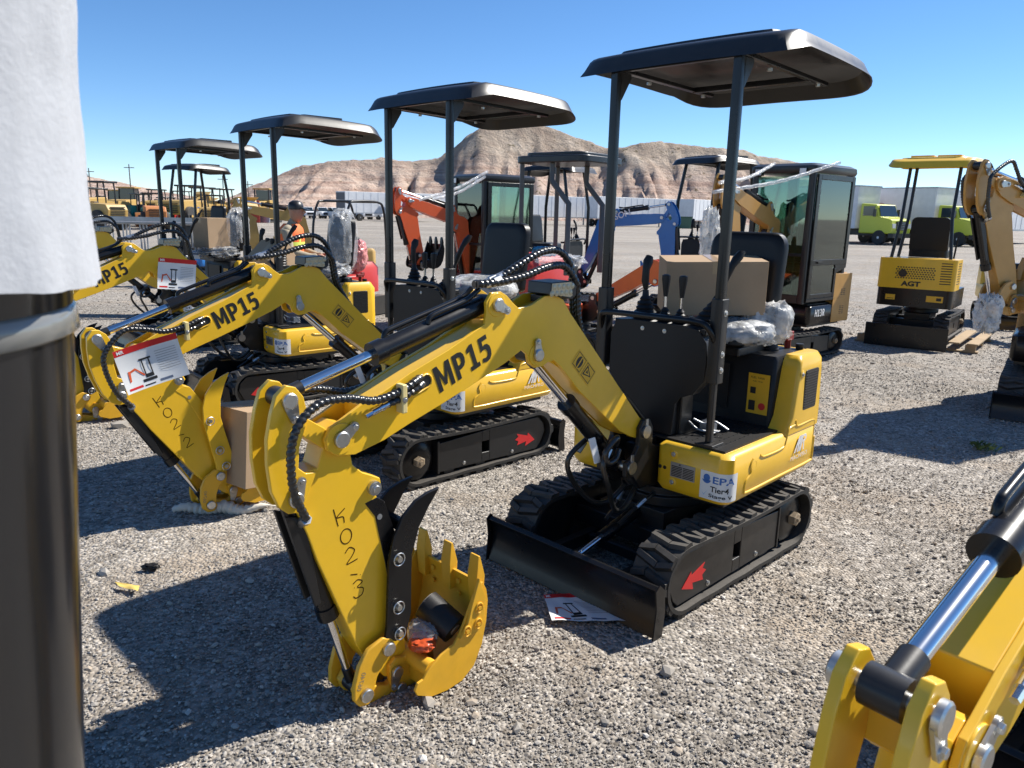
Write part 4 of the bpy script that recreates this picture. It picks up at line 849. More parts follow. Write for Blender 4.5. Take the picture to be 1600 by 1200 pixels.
        for i, ch_ in enumerate(hand):
            st = .072 if ch_ != '-' else .050; sz = .060
            for s_ in G[ch_]:
                S = spl([(cx - (p[0]) * sz * .9, h + .0005, cz - .02 + (p[1] - .5) * sz) for p in s_], 5) if len(s_) > 2 else [(cx - p[0] * sz * .9, h + .0005, cz - .02 + (p[1] - .5) * sz) for p in s_]
                b.tube(S, .0019, 6)
            cz -= st; cx -= st * .22
        b.build('handwriting', MARK, armo, smooth=60)
    return fb, fa, fk
def excavator(name, label, loc, yaw, P, group=None, s=1.0, uy=.03, tb=0, ta=0, tk=0, flip=False, top='canopy', detail=1, hand=None, plate_text=None, thumb=BLKG, arrow=REDD, has_boom=True, has_blade=True, bucket=True, hoses=True, cat='excavator'):
    root = thing(name, label, cat, (loc[0], loc[1], 0), yaw, group, s)
    cu, su = math.cos(uy), math.sin(uy)
    T = lambda p: (p[0] * cu - p[1] * su, p[0] * su + p[1] * cu, p[2])
    undercarriage(root, flip, detail, arrow, has_blade)
    body_house(root, T, P, detail, None)
    if top == 'canopy': canopy_top(root, T, P, detail); cockpit(root, T, P, detail)
    elif top == 'canopy4': canopy_posts4(root, T, P, detail); cockpit(root, T, P, detail)
    elif top == 'cab': cab_top(root, T, P, detail)
    if has_boom: boom_set(root, P, detail, tb, ta, tk, hand, thumb, bucket, plate_text, hoses)
    return root
def W(loc, yaw, p, uy=.03):
    a = yaw + uy; c_, s_ = math.cos(a), math.sin(a); return (loc[0] + p[0] * c_ - p[1] * s_, loc[1] + p[0] * s_ + p[1] * c_, p[2])
PY = dict(body=YEL, boom=YEL)
YARD = 'yellow mini excavators parked in a slanting row'
MS = [((2.0755, 2.2044), R_(-140.1)), ((.777, 3.611), R_(-135.48)), ((-.503, 5.055), R_(-136.5)), ((-2.08, 6.84), R_(-139.0)), ((-3.95, 9.35), R_(-136)), ((-10.55, 17.6), R_(-136))]
excavator('mini_excavator', 'front yellow mini excavator with a white sticker and K02-3 written on its arm', *MS[1], PY, YARD, hand='K02-3', plate_text='MP15')
excavator('mini_excavator', 'yellow mini excavator with K02-2 on its arm and a yellow thumb', *MS[2], PY, YARD, tb=R_(-1.4), ta=R_(-13.5), flip=True, hand='K02-2', plate_text='MP15', thumb=YEL, tk=R_(8))
excavator('mini_excavator', 'yellow mini excavator with a flyer on its boom and a tilted box', *MS[3], PY, YARD, tb=R_(-1), ta=R_(-6), plate_text='MP15')
excavator('mini_excavator', 'yellow mini excavator with an upright box on its film covered seat', *MS[4], PY, YARD, plate_text='MP15')
excavator('mini_excavator', 'farthest yellow mini excavator, only its canopy edge beside the foam sleeve', *MS[5], PY, YARD, detail=0, plate_text='MP15')
excavator('mini_excavator', 'yellow mini excavator with its arm head in the lower right corner', *MS[0], PY, YARD, plate_text='MP15', hoses=False, top='none', tb=R_(-1.8))

# ---------------------------------------------------------------- placing helpers
def G(px, py, z=0.0):
    d = fw + rt * ((px - 800) / F_PX) - upv * ((py - 600) / F_PX); t = (z - CAM_H) / d.z; return (d.x * t, d.y * t, z)
def AT(px, Y): return (px - 800) / F_PX * Y * .99
def crumple(name, c, s, mt, seed=0, amp=.35, fq=4.0, n=40, flat=None, R=None):
    b = MB(R); rings = []
    for i in range(1, n // 2):
        th = PI * i / (n // 2); r = []
        for k in range(n):
            a = 2 * PI * k / n; d = Vector((math.sin(th) * math.cos(a), math.sin(th) * math.sin(a), math.cos(th)))
            e = Vector([math.copysign(abs(q) ** .75, q) for q in d]); q = 1 - amp * abs(noise.fractal(d * fq * .5 + Vector((seed, 0, 0)), .6, 2.1, 4)) * 1.2 + amp * .35 * noise.noise(d * fq * 2 + Vector((0, seed, 0)))
            p = Vector((e.x * s[0] * q, e.y * s[1] * q, e.z * s[2] * q)); z = c[2] + p.z
            if flat is not None: z = max(z, flat)
            r.append((c[0] + p.x, c[1] + p.y, z))
        rings.append(r)
    b.loft(rings); return b.build(name, mt, None, smooth=75)
def carton(label, loc, size, rot, tint=None, group=None, tp=True):
    r = thing('cardboard_box', label, 'box', loc, 0, group); r.rotation_euler = rot; x, y, z = (q / 2 for q in size)
    b = MB(); b.box(-x, x, -y, y, 0, 2 * z); b.build('carton', tint or CARD, r, bev=.003)
    b = MB(); b.box(-x, x, -.0015, .0015, 2 * z + .0002, 2 * z + .0012); b.build('flap_seam', mat('carton_seam', (.16, .10, .06), .9), r)
    if tp: b = MB(); b.box(-x - .0008, x + .0008, -.024, .024, 2 * z + .0012, 2 * z + .0017); b.box(x + .0002, x + .0009, -.024, .024, 2 * z - .06, 2 * z + .001); b.box(-x - .0009, -x - .0002, -.024, .024, 2 * z - .06, 2 * z + .001); b.build('tape', TAPE, r)
    return r
def flyer(name, label, T, w_, h_):
    """printed data sheet, T maps (u,v,off) to world"""
    r = thing(name, label, 'flyer'); nx, ny = 14, 10
    def grid(u0, u1, v0, v1, off, nm, mt):
        b = MB(); vs = [T(u0 + (u1 - u0) * i / nx, v0 + (v1 - v0) * j / ny, off) for j in range(ny + 1) for i in range(nx + 1)]
        b.add(vs, [(j * (nx + 1) + i, j * (nx + 1) + i + 1, (j + 1) * (nx + 1) + i + 1, (j + 1) * (nx + 1) + i) for j in range(ny) for i in range(nx)]); return b.build(nm, mt, r, fix=False, smooth=80)
    grid(0, w_, 0, h_, 0, 'sheet', PAP); grid(0, w_, h_ * .86, h_, .0008, 'header', REDD)
    b = MB(lambda p: T(p[0], p[2], .0016)); text(b, 'MR', (w_ * .05, 0, h_ * .89), (1, 0, 0), (0, 0, 1), h=h_ * .08, bold=.03); b.build('header_text', WHT, r, fix=False)
    b = MB(lambda p: T(p[0], p[2], .0012))
    def bx(u0, u1, v0, v1): b.add([(u0 * w_, 0, v0 * h_), (u1 * w_, 0, v0 * h_), (u1 * w_, 0, v1 * h_), (u0 * w_, 0, v1 * h_)], [(0, 1, 2, 3)])
    bx(.30, .52, .14, .20); bx(.36, .49, .22, .30); bx(.36, .38, .3, .62); bx(.47, .49, .3, .62); bx(.33, .52, .62, .66); bx(.30, .47, .05, .075)
    b.build('picture', BKD, r, fix=False)
    b = MB(lambda p: T(p[0], p[2], .0013)); 
    for q in ([(.36, .30), (.24, .5), (.14, .46), (.15, .42), (.24, .45), (.34, .27)], [(.12, .47), (.16, .46), (.13, .24), (.10, .22)]): b.add([(u * w_, 0, v * h_) for u, v in q], [tuple(range(len(q)))])
    b.build('picture', ORG, r, fix=False)
    b = MB(lambda p: T(p[0], p[2], .0012))
    for k in range(9): v = .28 + k * .055; b.add([(.60 * w_, 0, v * h_), (.93 * w_, 0, v * h_), (.93 * w_, 0, (v + .012) * h_), (.60 * w_, 0, (v + .012) * h_)], [(0, 1, 2, 3)])
    b.build('text_line', GRYD, r, fix=False)
    grid(w_ * .55, w_ * .75, h_ * .05, h_ * .10, .0009, 'footer', mat('slate_print', (.12, .15, .22), .5)); grid(w_ * .05, w_ * .27, h_ * .05, h_ * .10, .0009, 'footer', REDD)
    return r
# ---------------------------------------------------------------- hills
def hills():
    crest0 = [(-400, 2), (-215, 4), (-150, 12), (-112, 13), (-90, 8), (-78, 3), (-70, 5), (-62, 12), (-50, 16.0), (-38, 17.5), (-26, 18.5), (-17, 18), (-12, 19), (-6, 24), (0, 27.5), (8, 29), (16, 28.5), (24, 25), (31, 23), (37, 25.5), (46, 26), (56, 22.5), (66, 20), (78, 17.5), (90, 14.5), (110, 12), (130, 9), (170, 5), (230, 3), (400, 2)]
    crest0 = [(x, z) for x, z in crest0 if not 31 < x < 250] + [(46, 25), (58, 24), (70, 23), (82, 21.5), (94, 19), (106, 13), (122, 6.5)]
    crest = [(x - 9, z - 3.4 if z > 6 else z) for x, z in sorted(crest0)]
    def cz(x):
        for (a, za), (b, zb) in zip(crest, crest[1:]):
            if a <= x <= b: t = (x - a) / (b - a); return za + (zb - za) * t
        return 2
    nx, ny = 560, 130; V = []; 
    for j in range(ny):
        v = j / (ny - 1); y = 172 + v * 150
        for i in range(nx):
            x = -250 + i / (nx - 1) * 500
            p = Vector((x * .035, y * .035, 0)); xx = x + 6 * noise.noise(p * .8)
            c = cz(xx); gul = 1 - abs(noise.noise(Vector((x * .085 + .5 * noise.noise(p * 3), y * .012, 3.1)))) * 2
            gul2 = 1 - abs(noise.noise(Vector((x * .26, y * .03, 7)))) * 2
            w_ = max(0, min(1, (y - 178 - 6 * noise.noise(Vector((x * .05, 0, 0)))) / 44)); prof = w_ ** .85
            foot = max(0, min(1, 1 - (c - 12) / 14))
            er = (gul * 4.6 + gul2 * 2.4) * math.sin(PI * min(1, w_)) ** .8
            z = c * prof - er * min(1, c / 18) + .9 * noise.fractal(Vector((x * .12, y * .12, 1)), .7, 2, 5) * min(1, w_ * 4) * min(1, c / 14)
            if y > 232: z -= (y - 232) * .16
            if w_ <= 0: z = -.3
            V.append((x, y + 12 * noise.noise(Vector((x * .013, 9, 0))), z))
    Fc = [(j * nx + i, j * nx + i + 1, (j + 1) * nx + i + 1, (j + 1) * nx + i) for j in range(ny - 1) for i in range(nx - 1)]
    m = bpy.data.materials.new('eroded_hill'); m.use_nodes = True; t = m.node_tree; L = t.links.new; b = t.nodes['Principled BSDF']; b.inputs['Roughness'].default_value = .95; b.inputs['Specular IOR Level'].default_value = .1
    g = t.nodes.new('ShaderNodeNewGeometry'); sp_ = t.nodes.new('ShaderNodeSeparateXYZ'); L(g.outputs['Position'], sp_.inputs[0])
    n = t.nodes.new('ShaderNodeTexNoise'); n.inputs['Scale'].default_value = .09; n.inputs['Detail'].default_value = 9; n.inputs['Roughness'].default_value = .65; L(g.outputs['Position'], n.inputs['Vector'])
    mp = t.nodes.new('ShaderNodeMapping'); mp.inputs['Scale'].default_value = (.03, .03, .75); L(g.outputs['Position'], mp.inputs[0]); n2 = t.nodes.new('ShaderNodeTexNoise'); n2.inputs['Scale'].default_value = 1; n2.inputs['Detail'].default_value = 7; n2.inputs['Distortion'].default_value = .5; L(mp.outputs[0], n2.inputs['Vector'])
    def ramp(src, els):
        r = t.nodes.new('ShaderNodeValToRGB'); e = r.color_ramp.elements
        while len(e) < len(els): e.new(.5)
        for k, (p, c) in enumerate(els): e[k].position = p; e[k].color = (*c, 1)
        L(src, r.inputs[0]); return r.outputs[0]
    strata = ramp(n2.outputs['Fac'], [(.28, (.33, .22, .17)), (.43, (.46, .33, .265)), (.52, (.56, .44, .36)), (.62, (.42, .295, .235)), (.74, (.52, .41, .335))])
    top = ramp(n.outputs['Fac'], [(.35, (.27, .21, .165)), (.55, (.41, .335, .265)), (.7, (.55, .465, .38))])
    ad = t.nodes.new('ShaderNodeMath'); ad.operation = 'MULTIPLY_ADD'; ad.inputs[1].default_value = 14; L(n.outputs['Fac'], ad.inputs[0]); L(sp_.outputs[2], ad.inputs[2])
    mr = t.nodes.new('ShaderNodeMapRange'); mr.inputs['From Min'].default_value = 16; mr.inputs['From Max'].default_value = 25; L(ad.outputs[0], mr.inputs[0])
    mx = t.nodes.new('ShaderNodeMixRGB'); L(mr.outputs[0], mx.inputs[0]); L(strata, mx.inputs[1]); L(top, mx.inputs[2])
    vo = t.nodes.new('ShaderNodeTexNoise'); vo.inputs['Scale'].default_value = .55; vo.inputs['Detail'].default_value = 3; L(g.outputs['Position'], vo.inputs['Vector']); sh = ramp(vo.outputs['Fac'], [(.64, (1, 1, 1)), (.69, (.42, .42, .34))])
    mm = t.nodes.new('ShaderNodeMixRGB'); mm.blend_type = 'MULTIPLY'; mm.inputs[0].default_value = 1; L(mx.outputs[0], mm.inputs[1]); L(sh, mm.inputs[2]); L(mm.outputs[0], b.inputs['Base Color'])
    n4 = t.nodes.new('ShaderNodeTexNoise'); n4.inputs['Scale'].default_value = .35; n4.inputs['Detail'].default_value = 10; n4.inputs['Roughness'].default_value = .7; L(g.outputs['Position'], n4.inputs['Vector']); bp = t.nodes.new('ShaderNodeBump'); bp.inputs['Strength'].default_value = .9; bp.inputs['Distance'].default_value = 2.2; L(n4.outputs['Fac'], bp.inputs['Height']); L(bp.outputs[0], b.inputs['Normal'])
    q = MB(); q.add(V, Fc); o = q.build('hill', m, fix=False, smooth=60); struct(o)
hills()

# ---------------------------------------------------------------- machines behind
PT = dict(body=BLKG, boom=TAN, rear=TAN, bkt=TAN); PO = dict(body=ORG, boom=ORG, bkt=BLKG); PB = dict(body=BLU, boom=BLU, bkt=BLU)
def side_word(root, s, x, y, z, h, m, x2=None, nm='lettering'):
    b = MB(); text(b, s, (x, y, z), (-1, 0, 0), (0, 0, 1), h=h, bold=.02); b.build(nm, m, root, fix=False)
def wiper_film(label, p0, p1, r=.02):
    b = MB(); b.tube(spl([p0, tuple((Vector(p0) + Vector(p1)) / 2 + Vector((0, 0, -.05))), p1], 8), r, 8, .08, .16); return tag(b.build('film_roll', FILMW, None, smooth=60), label, 'plastic film', 'twisted film ropes from boom to cab')
h13 = excavator('cab_excavator', 'black and tan cab excavator with green tinted windows behind the front machine', (3.36, 9.5), R_(-139), PT, None, 1.01, 0, tb=R_(40), ta=R_(-42), top='cab', detail=0, thumb=None, arrow=YD, cat='cab excavator')
b = MB(); bold_word(b, 'H13R', (.10, .4570, .50), (-1, 0, 0), (0, 0, 1), .085); b.build('lettering', WHT, h13, fix=False)
b = MB(); b.prism([(-.30, .405), (-.725, .405), (-.725, .99), (-.36, .99), (-.30, 1.0)], .450, .458); pn = b.build('engine_panel', TAN, h13, bev=.004)
b = MB()
for k in range(9):
    for j in range(2): b.box(-.52 - j * .06, -.48 - j * .06, .458, .460, .50 + k * .022 + (.12 if k > 4 else 0), .508 + k * .022 + (.12 if k > 4 else 0))
b.build('vent_slot', BKD, pn)
oc = excavator('cab_excavator', 'orange excavator with black cab and folded boom left of the grey roofed one', (-.42, 11.7), R_(-141), PO, None, .97, 0, tb=R_(36), ta=R_(-36), top='cab', detail=0, thumb=None, cat='cab excavator')
gc = excavator('canopy_excavator', 'orange excavator with thick grey canopy posts and red covered hood', (.72, 9.2), R_(-38), PO, None, 1.0, 0, tb=R_(-14), ta=R_(-20), top='none', detail=0, thumb=None, cat='excavator')
GP = mat('grey_post', (.07, .075, .08), .45, dust=.2)
b = MB()
for sy in (-.36, .36):
    b.tube([(.12, sy, .95), (.12, sy, 1.75), (-.12, sy, 2.0), (-.12, sy, 2.2)], .04, 4); b.tube([(-.55, sy, .99), (-.55, sy, 2.2)], .035, 4)
b.build('canopy_post', GP, gc, bev=.006)
b = MB(); b.prism([(p[0], p[1]) for p in rrect(-.62, .36, -.44, .44, .12)], 2.2, 2.28, 'z'); b.prism([(p[0], p[1]) for p in rrect(-.54, .28, -.36, .36, .12)], 2.28, 2.32, 'z'); b.build('canopy', CAN, gc, bev=.015)
b = MB(); b.loft([[(p[0], p[1], z) for p in rrect(-1.0 + q, -.30 - q, -.46 + q, .46 - q, .12)] for z, q in ((.70, 0), (1.02, 0), (1.12, .04), (1.15, .1))]); hd = b.build('hood', RED, gc, smooth=50)
b = MB()
for k in range(7):
    for j in range(5): b.box(-.75 + k * .05, -.72 + k * .05, -.463, -.461, .86 + j * .03, .875 + j * .03)
b.build('hood_vent', BKD, hd)
be = excavator('canopy_excavator', 'blue excavator with white lettering on its arched boom', (.85, 13.0), R_(-32), PB, None, 1.03, 0, tb=R_(24), ta=R_(-2), top='canopy4', detail=0, thumb=None)
b = MB(lambda p: rot2(p, ROOTP, R_(24))); text(b, 'SON', (1.17, -.066, 1.21), (1, 0, -.1), (.1, 0, 1), h=.10, bold=.02); b.build('lettering', WHT, be, fix=False)
bf = excavator('canopy_excavator', 'blue excavator under a black canopy just left of the tan boom', (3.05, 12.7), R_(-150), PB, None, 1.1, 0, top='canopy4', detail=0, has_boom=False)
gl = excavator('canopy_excavator', 'blue excavator with crumpled black canopy far left behind the steel gates', (-6.7, 16.2), R_(-120), PB, None, 1.05, 0, top='canopy4', detail=0, has_boom=False)
yg = excavator('small_excavator', 'small faded yellow excavator with raised arm beside the person', (-3.35, 14.2), R_(-150), dict(body=YCOM, boom=YCOM, bkt=YCOM), None, .95, 0, tb=R_(30), ta=R_(-30), top='none', detail=0, thumb=None)
# AGT rear view
ag = thing('yellow_excavator', 'yellow excavator with perforated rear panel and yellow canopy on a wooden pallet', 'excavator', (5.75, 10.8, .10), R_(52), None, 1.0)
T0 = lambda p: p
undercarriage(ag, True, 0, None, False)
b = MB(); b.loft([[(p[0], p[1], z) for p in rrect(-.66, .30, -.46, .46, .07)] for z in (.42, .66)]); b.build('lower_body', BLKG, ag, smooth=45)
b = MB(); b.loft([[(p[0], p[1], z) for p in rrect(-.66, -.22, -.47, .47, .05)] for z in (.66, 1.06)]); eb = b.build('engine_cover', YEL, ag, smooth=45)
b = MB()
for j in range(6):
    for k in range(15 - (j % 2)): y = -.22 + k * .033 + (j % 2) * .016; b.lathe([(.011, 0), (.011, -.002)], (-.660, y, .80 + j * .028), 6, 'x')
b.build('vent_hole', BKD, eb)
for y0_ in (.470, -.4715):
    b = MB()
    for k in range(9): b.box(-.55, -.35, y0_, y0_ + .0015, .74 + k * .033, .752 + k * .033)
    b.build('side_vent', BKD, eb)
b = MB()
for k in range(9): b.box(-.662, -.659, -.42, -.29, .74 + k * .033, .752 + k * .033)
b.build('rear_vent', BKD, eb)
b = MB(); b.lathe([(.05, 0), (.05, -.02), (.04, -.02), (.04, -.004)], (-.66, .16, .86), 20, 'x'); b.build('exhaust', BLK, eb)
b = MB(); text(b, 'AGT', (-.6625, .17, .69), (0, -1, 0), (0, 0, 1), h=.07, wd=.24, bold=.05); b.build('lettering', BKD, eb, fix=False)
b = MB(); b.box(-.6625, -.661, .22, .34, .50, .57); b.build('warning_label', YD, ag); b = MB(); b.box(-.6625, -.661, -.36, -.16, .50, .58); b.build('warning_label', YD, ag)
b = MB(); b.box(-.663, -.6626, .24, .32, .515, .522); b.box(-.663, -.6626, -.34, -.28, .52, .56); b.build('label_mark', BKD, ag)
for q in ((-.16, .30, 0), (-.16, -.30, 0), (.25, .30, .0)):
    b = MB(); b.tube([(q[0] - .35, q[1] * 1.2, 1.05), (q[0] - .30, q[1], 1.6), (q[0] - .15, q[1], 2.33)], .022, 8); b.build('post', BLK, ag, smooth=60)
b, _ = canopy_mesh(lambda p: (p[0] * .95 + .05, p[1] * 1.0, p[2] * 1.0 - .01)); b.build('canopy', YEL, ag, smooth=38)
b = MB(); b.loft([[( -.10 - .05 * (z - 1.1) + dx, p[0], z0) for p in rrect(-.24, .24, 1.12, 1.60, .07) for z0 in (p[1],) for z in (p[1],)] for dx in (0, .08)]); b.build('seat_back', VIN, ag, smooth=45)
b = MB(); b.loft([[(p[0], p[1], z) for p in rrect(-.12, .32, -.24, .24, .06)] for z in (1.06, 1.15)]); b.build('seat_cushion', VIN, ag, smooth=45)
b = MB(); b.box(-.95, -.93, -.52, .48, -.10, .20); b.box(-.93, -.6, -.1, -.05, 0, .08); b.box(-.93, -.6, .1, .15, 0, .08); b.build('blade', BLKG, ag, bev=.006)
b = MB()
for k in range(3):
    b.tube([(.1, -.30 + k * .1, 1.05), (.1, -.32 + k * .1, 1.36)], .012, 6)
b.build('lever', PLA, ag, smooth=60)
pal = thing('pallet', 'wooden pallet under the yellow canopy excavator', 'pallet', (5.8, 10.7, 0), R_(52)); WD = mat('pallet_wood', (.42, .30, .17), .8, noise_amt=.25, nscale=5)
b = MB()
for k in range(7): b.box(-.75, .75, -.75 + k * .21, -.62 + k * .21, .105, .125)
b.build('deck_board', WD, pal, bev=.002)
b = MB()
for x in (-.70, -.05, .60):
    for y in (-.72, -.05, .60): b.box(x, x + .1, y, y + .12, .02, .105)
b.box(-.70, -.6, -.75, .75, .0, .02); b.box(.6, .7, -.75, .75, .0, .02); b.build('pallet_block', WD, pal, bev=.002)
# tan machine at the right edge
eg = excavator('tan_excavator', 'tan excavator at the right edge with its arm folded straight down', (5.0, 6.75), R_(-125), PT, None, 1.06, 0, tb=R_(36), ta=R_(-44), tk=R_(20), top='cab', detail=0, thumb=None, arrow=None, has_boom=False)
sw = bpy.data.objects.new('swing_joint', None)
_n0 = set(COL.objects); 
boom_set(eg, PT, 1, R_(36), R_(-44), R_(20), None, None)
for o in set(COL.objects) - _n0:
    if o.parent == eg:
        an = R_(-33); o.rotation_euler = (0, 0, an); o.location = (.2 - .2 * math.cos(an), -.2 * math.sin(an), 0)
bpy.data.objects.remove(sw)
tag(crumple('plastic_bag', (3.72, 6.0, .95), (.10, .10, .17), FILMW, 5, .5, 6), 'crumpled milky plastic wrapped round the tan arm tip at the right', 'plastic wrap')
sy = excavator('small_excavator', 'small yellow excavator behind the tan arm at the right edge', (8.2, 12.6), R_(-110), PY, None, 1.0, 0, tb=R_(-5), top='none', detail=0, thumb=None)

# film ropes tying booms to cabs
def rope(px0, py0, Y0, px1, py1, Y1, lab):
    def P(px, py, Y): d = fw + rt * ((px - 800) / F_PX) - upv * ((py - 600) / F_PX); t = Y / d.y; return (d.x * t, Y, CAM_H + d.z * t)
    wiper_film(lab, P(px0, py0, Y0), P(px1, py1, Y1))
rope(656, 312, 9.9, 762, 268, 10.6, 'upper white film rope from orange boom to cab roof')
rope(676, 312, 9.9, 758, 276, 10.4, 'lower white film rope from orange boom to cab roof')
rope(1115, 300, 8.1, 1312, 254, 8.8, 'long white film rope across the black and tan cab roof')
rope(1125, 285, 8.1, 1210, 256, 9.0, 'short white film rope from the tan boom to the cab')

# ---------------------------------------------------------------- things on the front machines
m1 = MS[1]; m2 = MS[2]; m3 = MS[3]; m4 = MS[4]
carton('plain brown cardboard box on the seat of the front excavator', (1.00, 3.91, 1.175), (.27, .49, .265), (R_(1.5), R_(4), R_(-92)))
tag(crumple('plastic_bag', W(*m1, (-.36, .04, 1.09)), (.26, .25, .075), FILMW, 1, .14, 3), 'milky plastic bag spread over the seat cushion under the front cardboard box', 'plastic bag')
tag(crumple('plastic_bag', W(*m1, (-.50, .215, 1.13)), (.13, .08, .12), FILMW, 2, .30, 3), 'bunched milky plastic hanging beside the front excavator seat back', 'plastic bag')
tag(crumple('plastic_bag', W(*m2, (-.30, .10, 1.14)), (.26, .27, .09), FILMW, 3, .16, 3), 'white crumpled plastic bag on the seat of the excavator marked K02-2', 'plastic bag')
carton('brown cardboard box tilted against the wrapped seat of the third excavator', W(*m3, (-.04, .02, 1.0)), (.26, .30, .36), (R_(0), R_(38), m3[1] + R_(20)))
tag(crumple('plastic_bag', W(*m3, (-.60, .07, 1.36)), (.12, .26, .30), FILM, 7, .15, 4), 'clear film wrapped round the seat back of the third excavator', 'plastic wrap')
tag(crumple('plastic_bag', W(*m3, (-.36, .10, 1.10)), (.27, .28, .09), FILM, 8, .3, 4), 'grey crumpled plastic on the seat cushion of the third excavator', 'plastic bag')
carton('upright brown cardboard box on the seat of the far row excavator', W(*m4, (-.30, .02, 1.14)), (.30, .34, .36), (0, 0, m4[1] + R_(8)))
tag(crumple('plastic_bag', W(*m4, (-.36, .08, 1.09)), (.27, .28, .08), FILM, 9, .4, 5), 'clear film under the upright box on the far row excavator', 'plastic wrap')
tag(crumple('plastic_bag', W(*m4, (-.62, .07, 1.36)), (.11, .25, .28), FILM, 10, .25, 5), 'clear film wrapped round the seat back of the far row excavator', 'plastic wrap')
c_ = W(*m2, (1.37, .03, .05), 0)
carton('tall film wrapped cardboard box standing in the bucket marked K02-2', (c_[0], c_[1], .14), (.27, .36, .42), (R_(2), R_(-6), m2[1] + R_(8)))
# coil and bags in the front bucket
c_ = W(*m1, (1.500, .075, .215), 0)
k = thing('tape_roll', 'black roll with grey end lying in the front yellow bucket', 'roll', c_, m1[1]); k.rotation_euler = (R_(62), R_(-18), m1[1] + R_(25))
b = MB(); b.lathe([(.02, -.07), (.055, -.07), (.055, .07), (.02, .07)], (0, 0, 0), 28); b.build('roll', PLA, k, smooth=40)
b = MB(); b.lathe([(.022, .0705), (.050, .0705), (.050, .0725), (.022, .0725)], (0, 0, 0), 28); b.build('end_disc', mat('grey_card', (.35, .33, .30), .7), k)
b = MB(); b.lathe([(.012, -.074), (.022, -.074), (.022, .074), (.012, .074)], (0, 0, 0), 20); b.build('core', CARD, k)
tag(crumple('tool_bag', W(*m1, (1.565, .06, .175), 0), (.06, .07, .045), FILM, 11, .22, 4), 'clear plastic bag of parts in the front bucket beside the black roll', 'plastic bag')
tag(crumple('parts_packet', W(*m1, (1.600, .10, .165), 0), (.05, .055, .022), mat('orange_packet', (.70, .10, .02), .3, noise_amt=.4, nscale=25), 12, .2, 4), 'small orange and red packet in the front bucket under the clear bag', 'packet')
# ground litter
def gquad(cs, nm, lab, cat, m, z=.012):
    b = MB(); n = 8
    P = [Vector(G(*q)) for q in cs]; vs = []
    for j in range(n + 1):
        for i in range(n + 1):
            u, v_ = i / n, j / n; p = P[0].lerp(P[1], u).lerp(P[3].lerp(P[2], u), v_); vs.append((p.x, p.y, z + .010 * noise.noise(Vector((u * 2.3, v_ * 2, 1))) + .01))
    b.add(vs, [(j * (n + 1) + i, j * (n + 1) + i + 1, (j + 1) * (n + 1) + i + 1, (j + 1) * (n + 1) + i) for j in range(n) for i in range(n)]); return tag(b.build(nm, m, None, fix=False, smooth=80), lab, cat)
P4 = [Vector(G(*q)) for q in ((862, 977), (982, 978), (905, 934), (849, 937))]   # bl br tr tl
def TF(u, v_, off):
    a = P4[0].lerp(P4[1], u / .29).lerp(P4[3].lerp(P4[2], u / .29), v_ / .21); return (a.x, a.y, .022 + off + .006 * noise.noise(Vector((u * 14, v_ * 12, 0))))
flyer('flyer', 'printed paper sheet lying on gravel in front of the black blade', TF, .29, .21)
gquad([(180, 916), (187, 923), (216, 931), (219, 922)], 'paper_tag', 'small yellow cardboard tag lying on the gravel at the left', 'tag', mat('yellow_card', (.66, .46, .12), .6))
tag(crumple('debris', (G(235, 892)[0], G(235, 892)[1], .02), (.045, .02, .018), PLA, 20, .7, 6, n=24), 'small black plastic scrap on the gravel above the yellow tag', 'debris')
b = MB(); a0 = G(270, 803); a1 = G(440, 796)
S = []; 
for i in range(40):
    t = i / 39; p = Vector(a0).lerp(Vector(a1), t); S.append((p.x, p.y + .02 * math.sin(t * 7), .022 + .01 * math.sin(t * 17)))
b.tube([p for p in S], [.004 + .030 * math.sin(PI * min(1, .05 + i / 36)) ** .6 for i in range(40)], 20, .14, .033); tag(b.build('cloth_strip', mat('off_white_cloth', (.62, .57, .48), .85, bump=.4), None, smooth=50), 'twisted off white cloth on the gravel under the K02-2 bucket', 'cloth')
# hanging flyers
def hang(px, py, Y, wd, ht, tilt, lab, yaw=-PI / 4):
    d = fw + rt * ((px - 800) / F_PX) - upv * ((py - 600) / F_PX); t = Y / d.y; o = Vector((d.x * t, Y, CAM_H + d.z * t))
    r = Vector((math.cos(yaw), math.sin(yaw), 0)); u = Vector((0, 0, 1)); r2 = r * math.cos(tilt) + u * math.sin(tilt); u2 = u * math.cos(tilt) - r * math.sin(tilt); n = r2.cross(u2)
    flyer('flyer', lab, lambda a, b_, off: tuple(o + r2 * a + u2 * (b_ - ht) + n * (off + .05 * (a / wd - .5) ** 2 * 1.2 - .012 * math.sin(b_ / ht * 3))), wd, ht)
hang(174, 550, 3.22, .27, .20, R_(14), 'printed flyer with red header hanging on the arm marked K02-2', R_(38))
hang(247, 402, 5.95, .28, .24, R_(-6), 'printed flyer with red header hanging on the boom of the third excavator', R_(36))
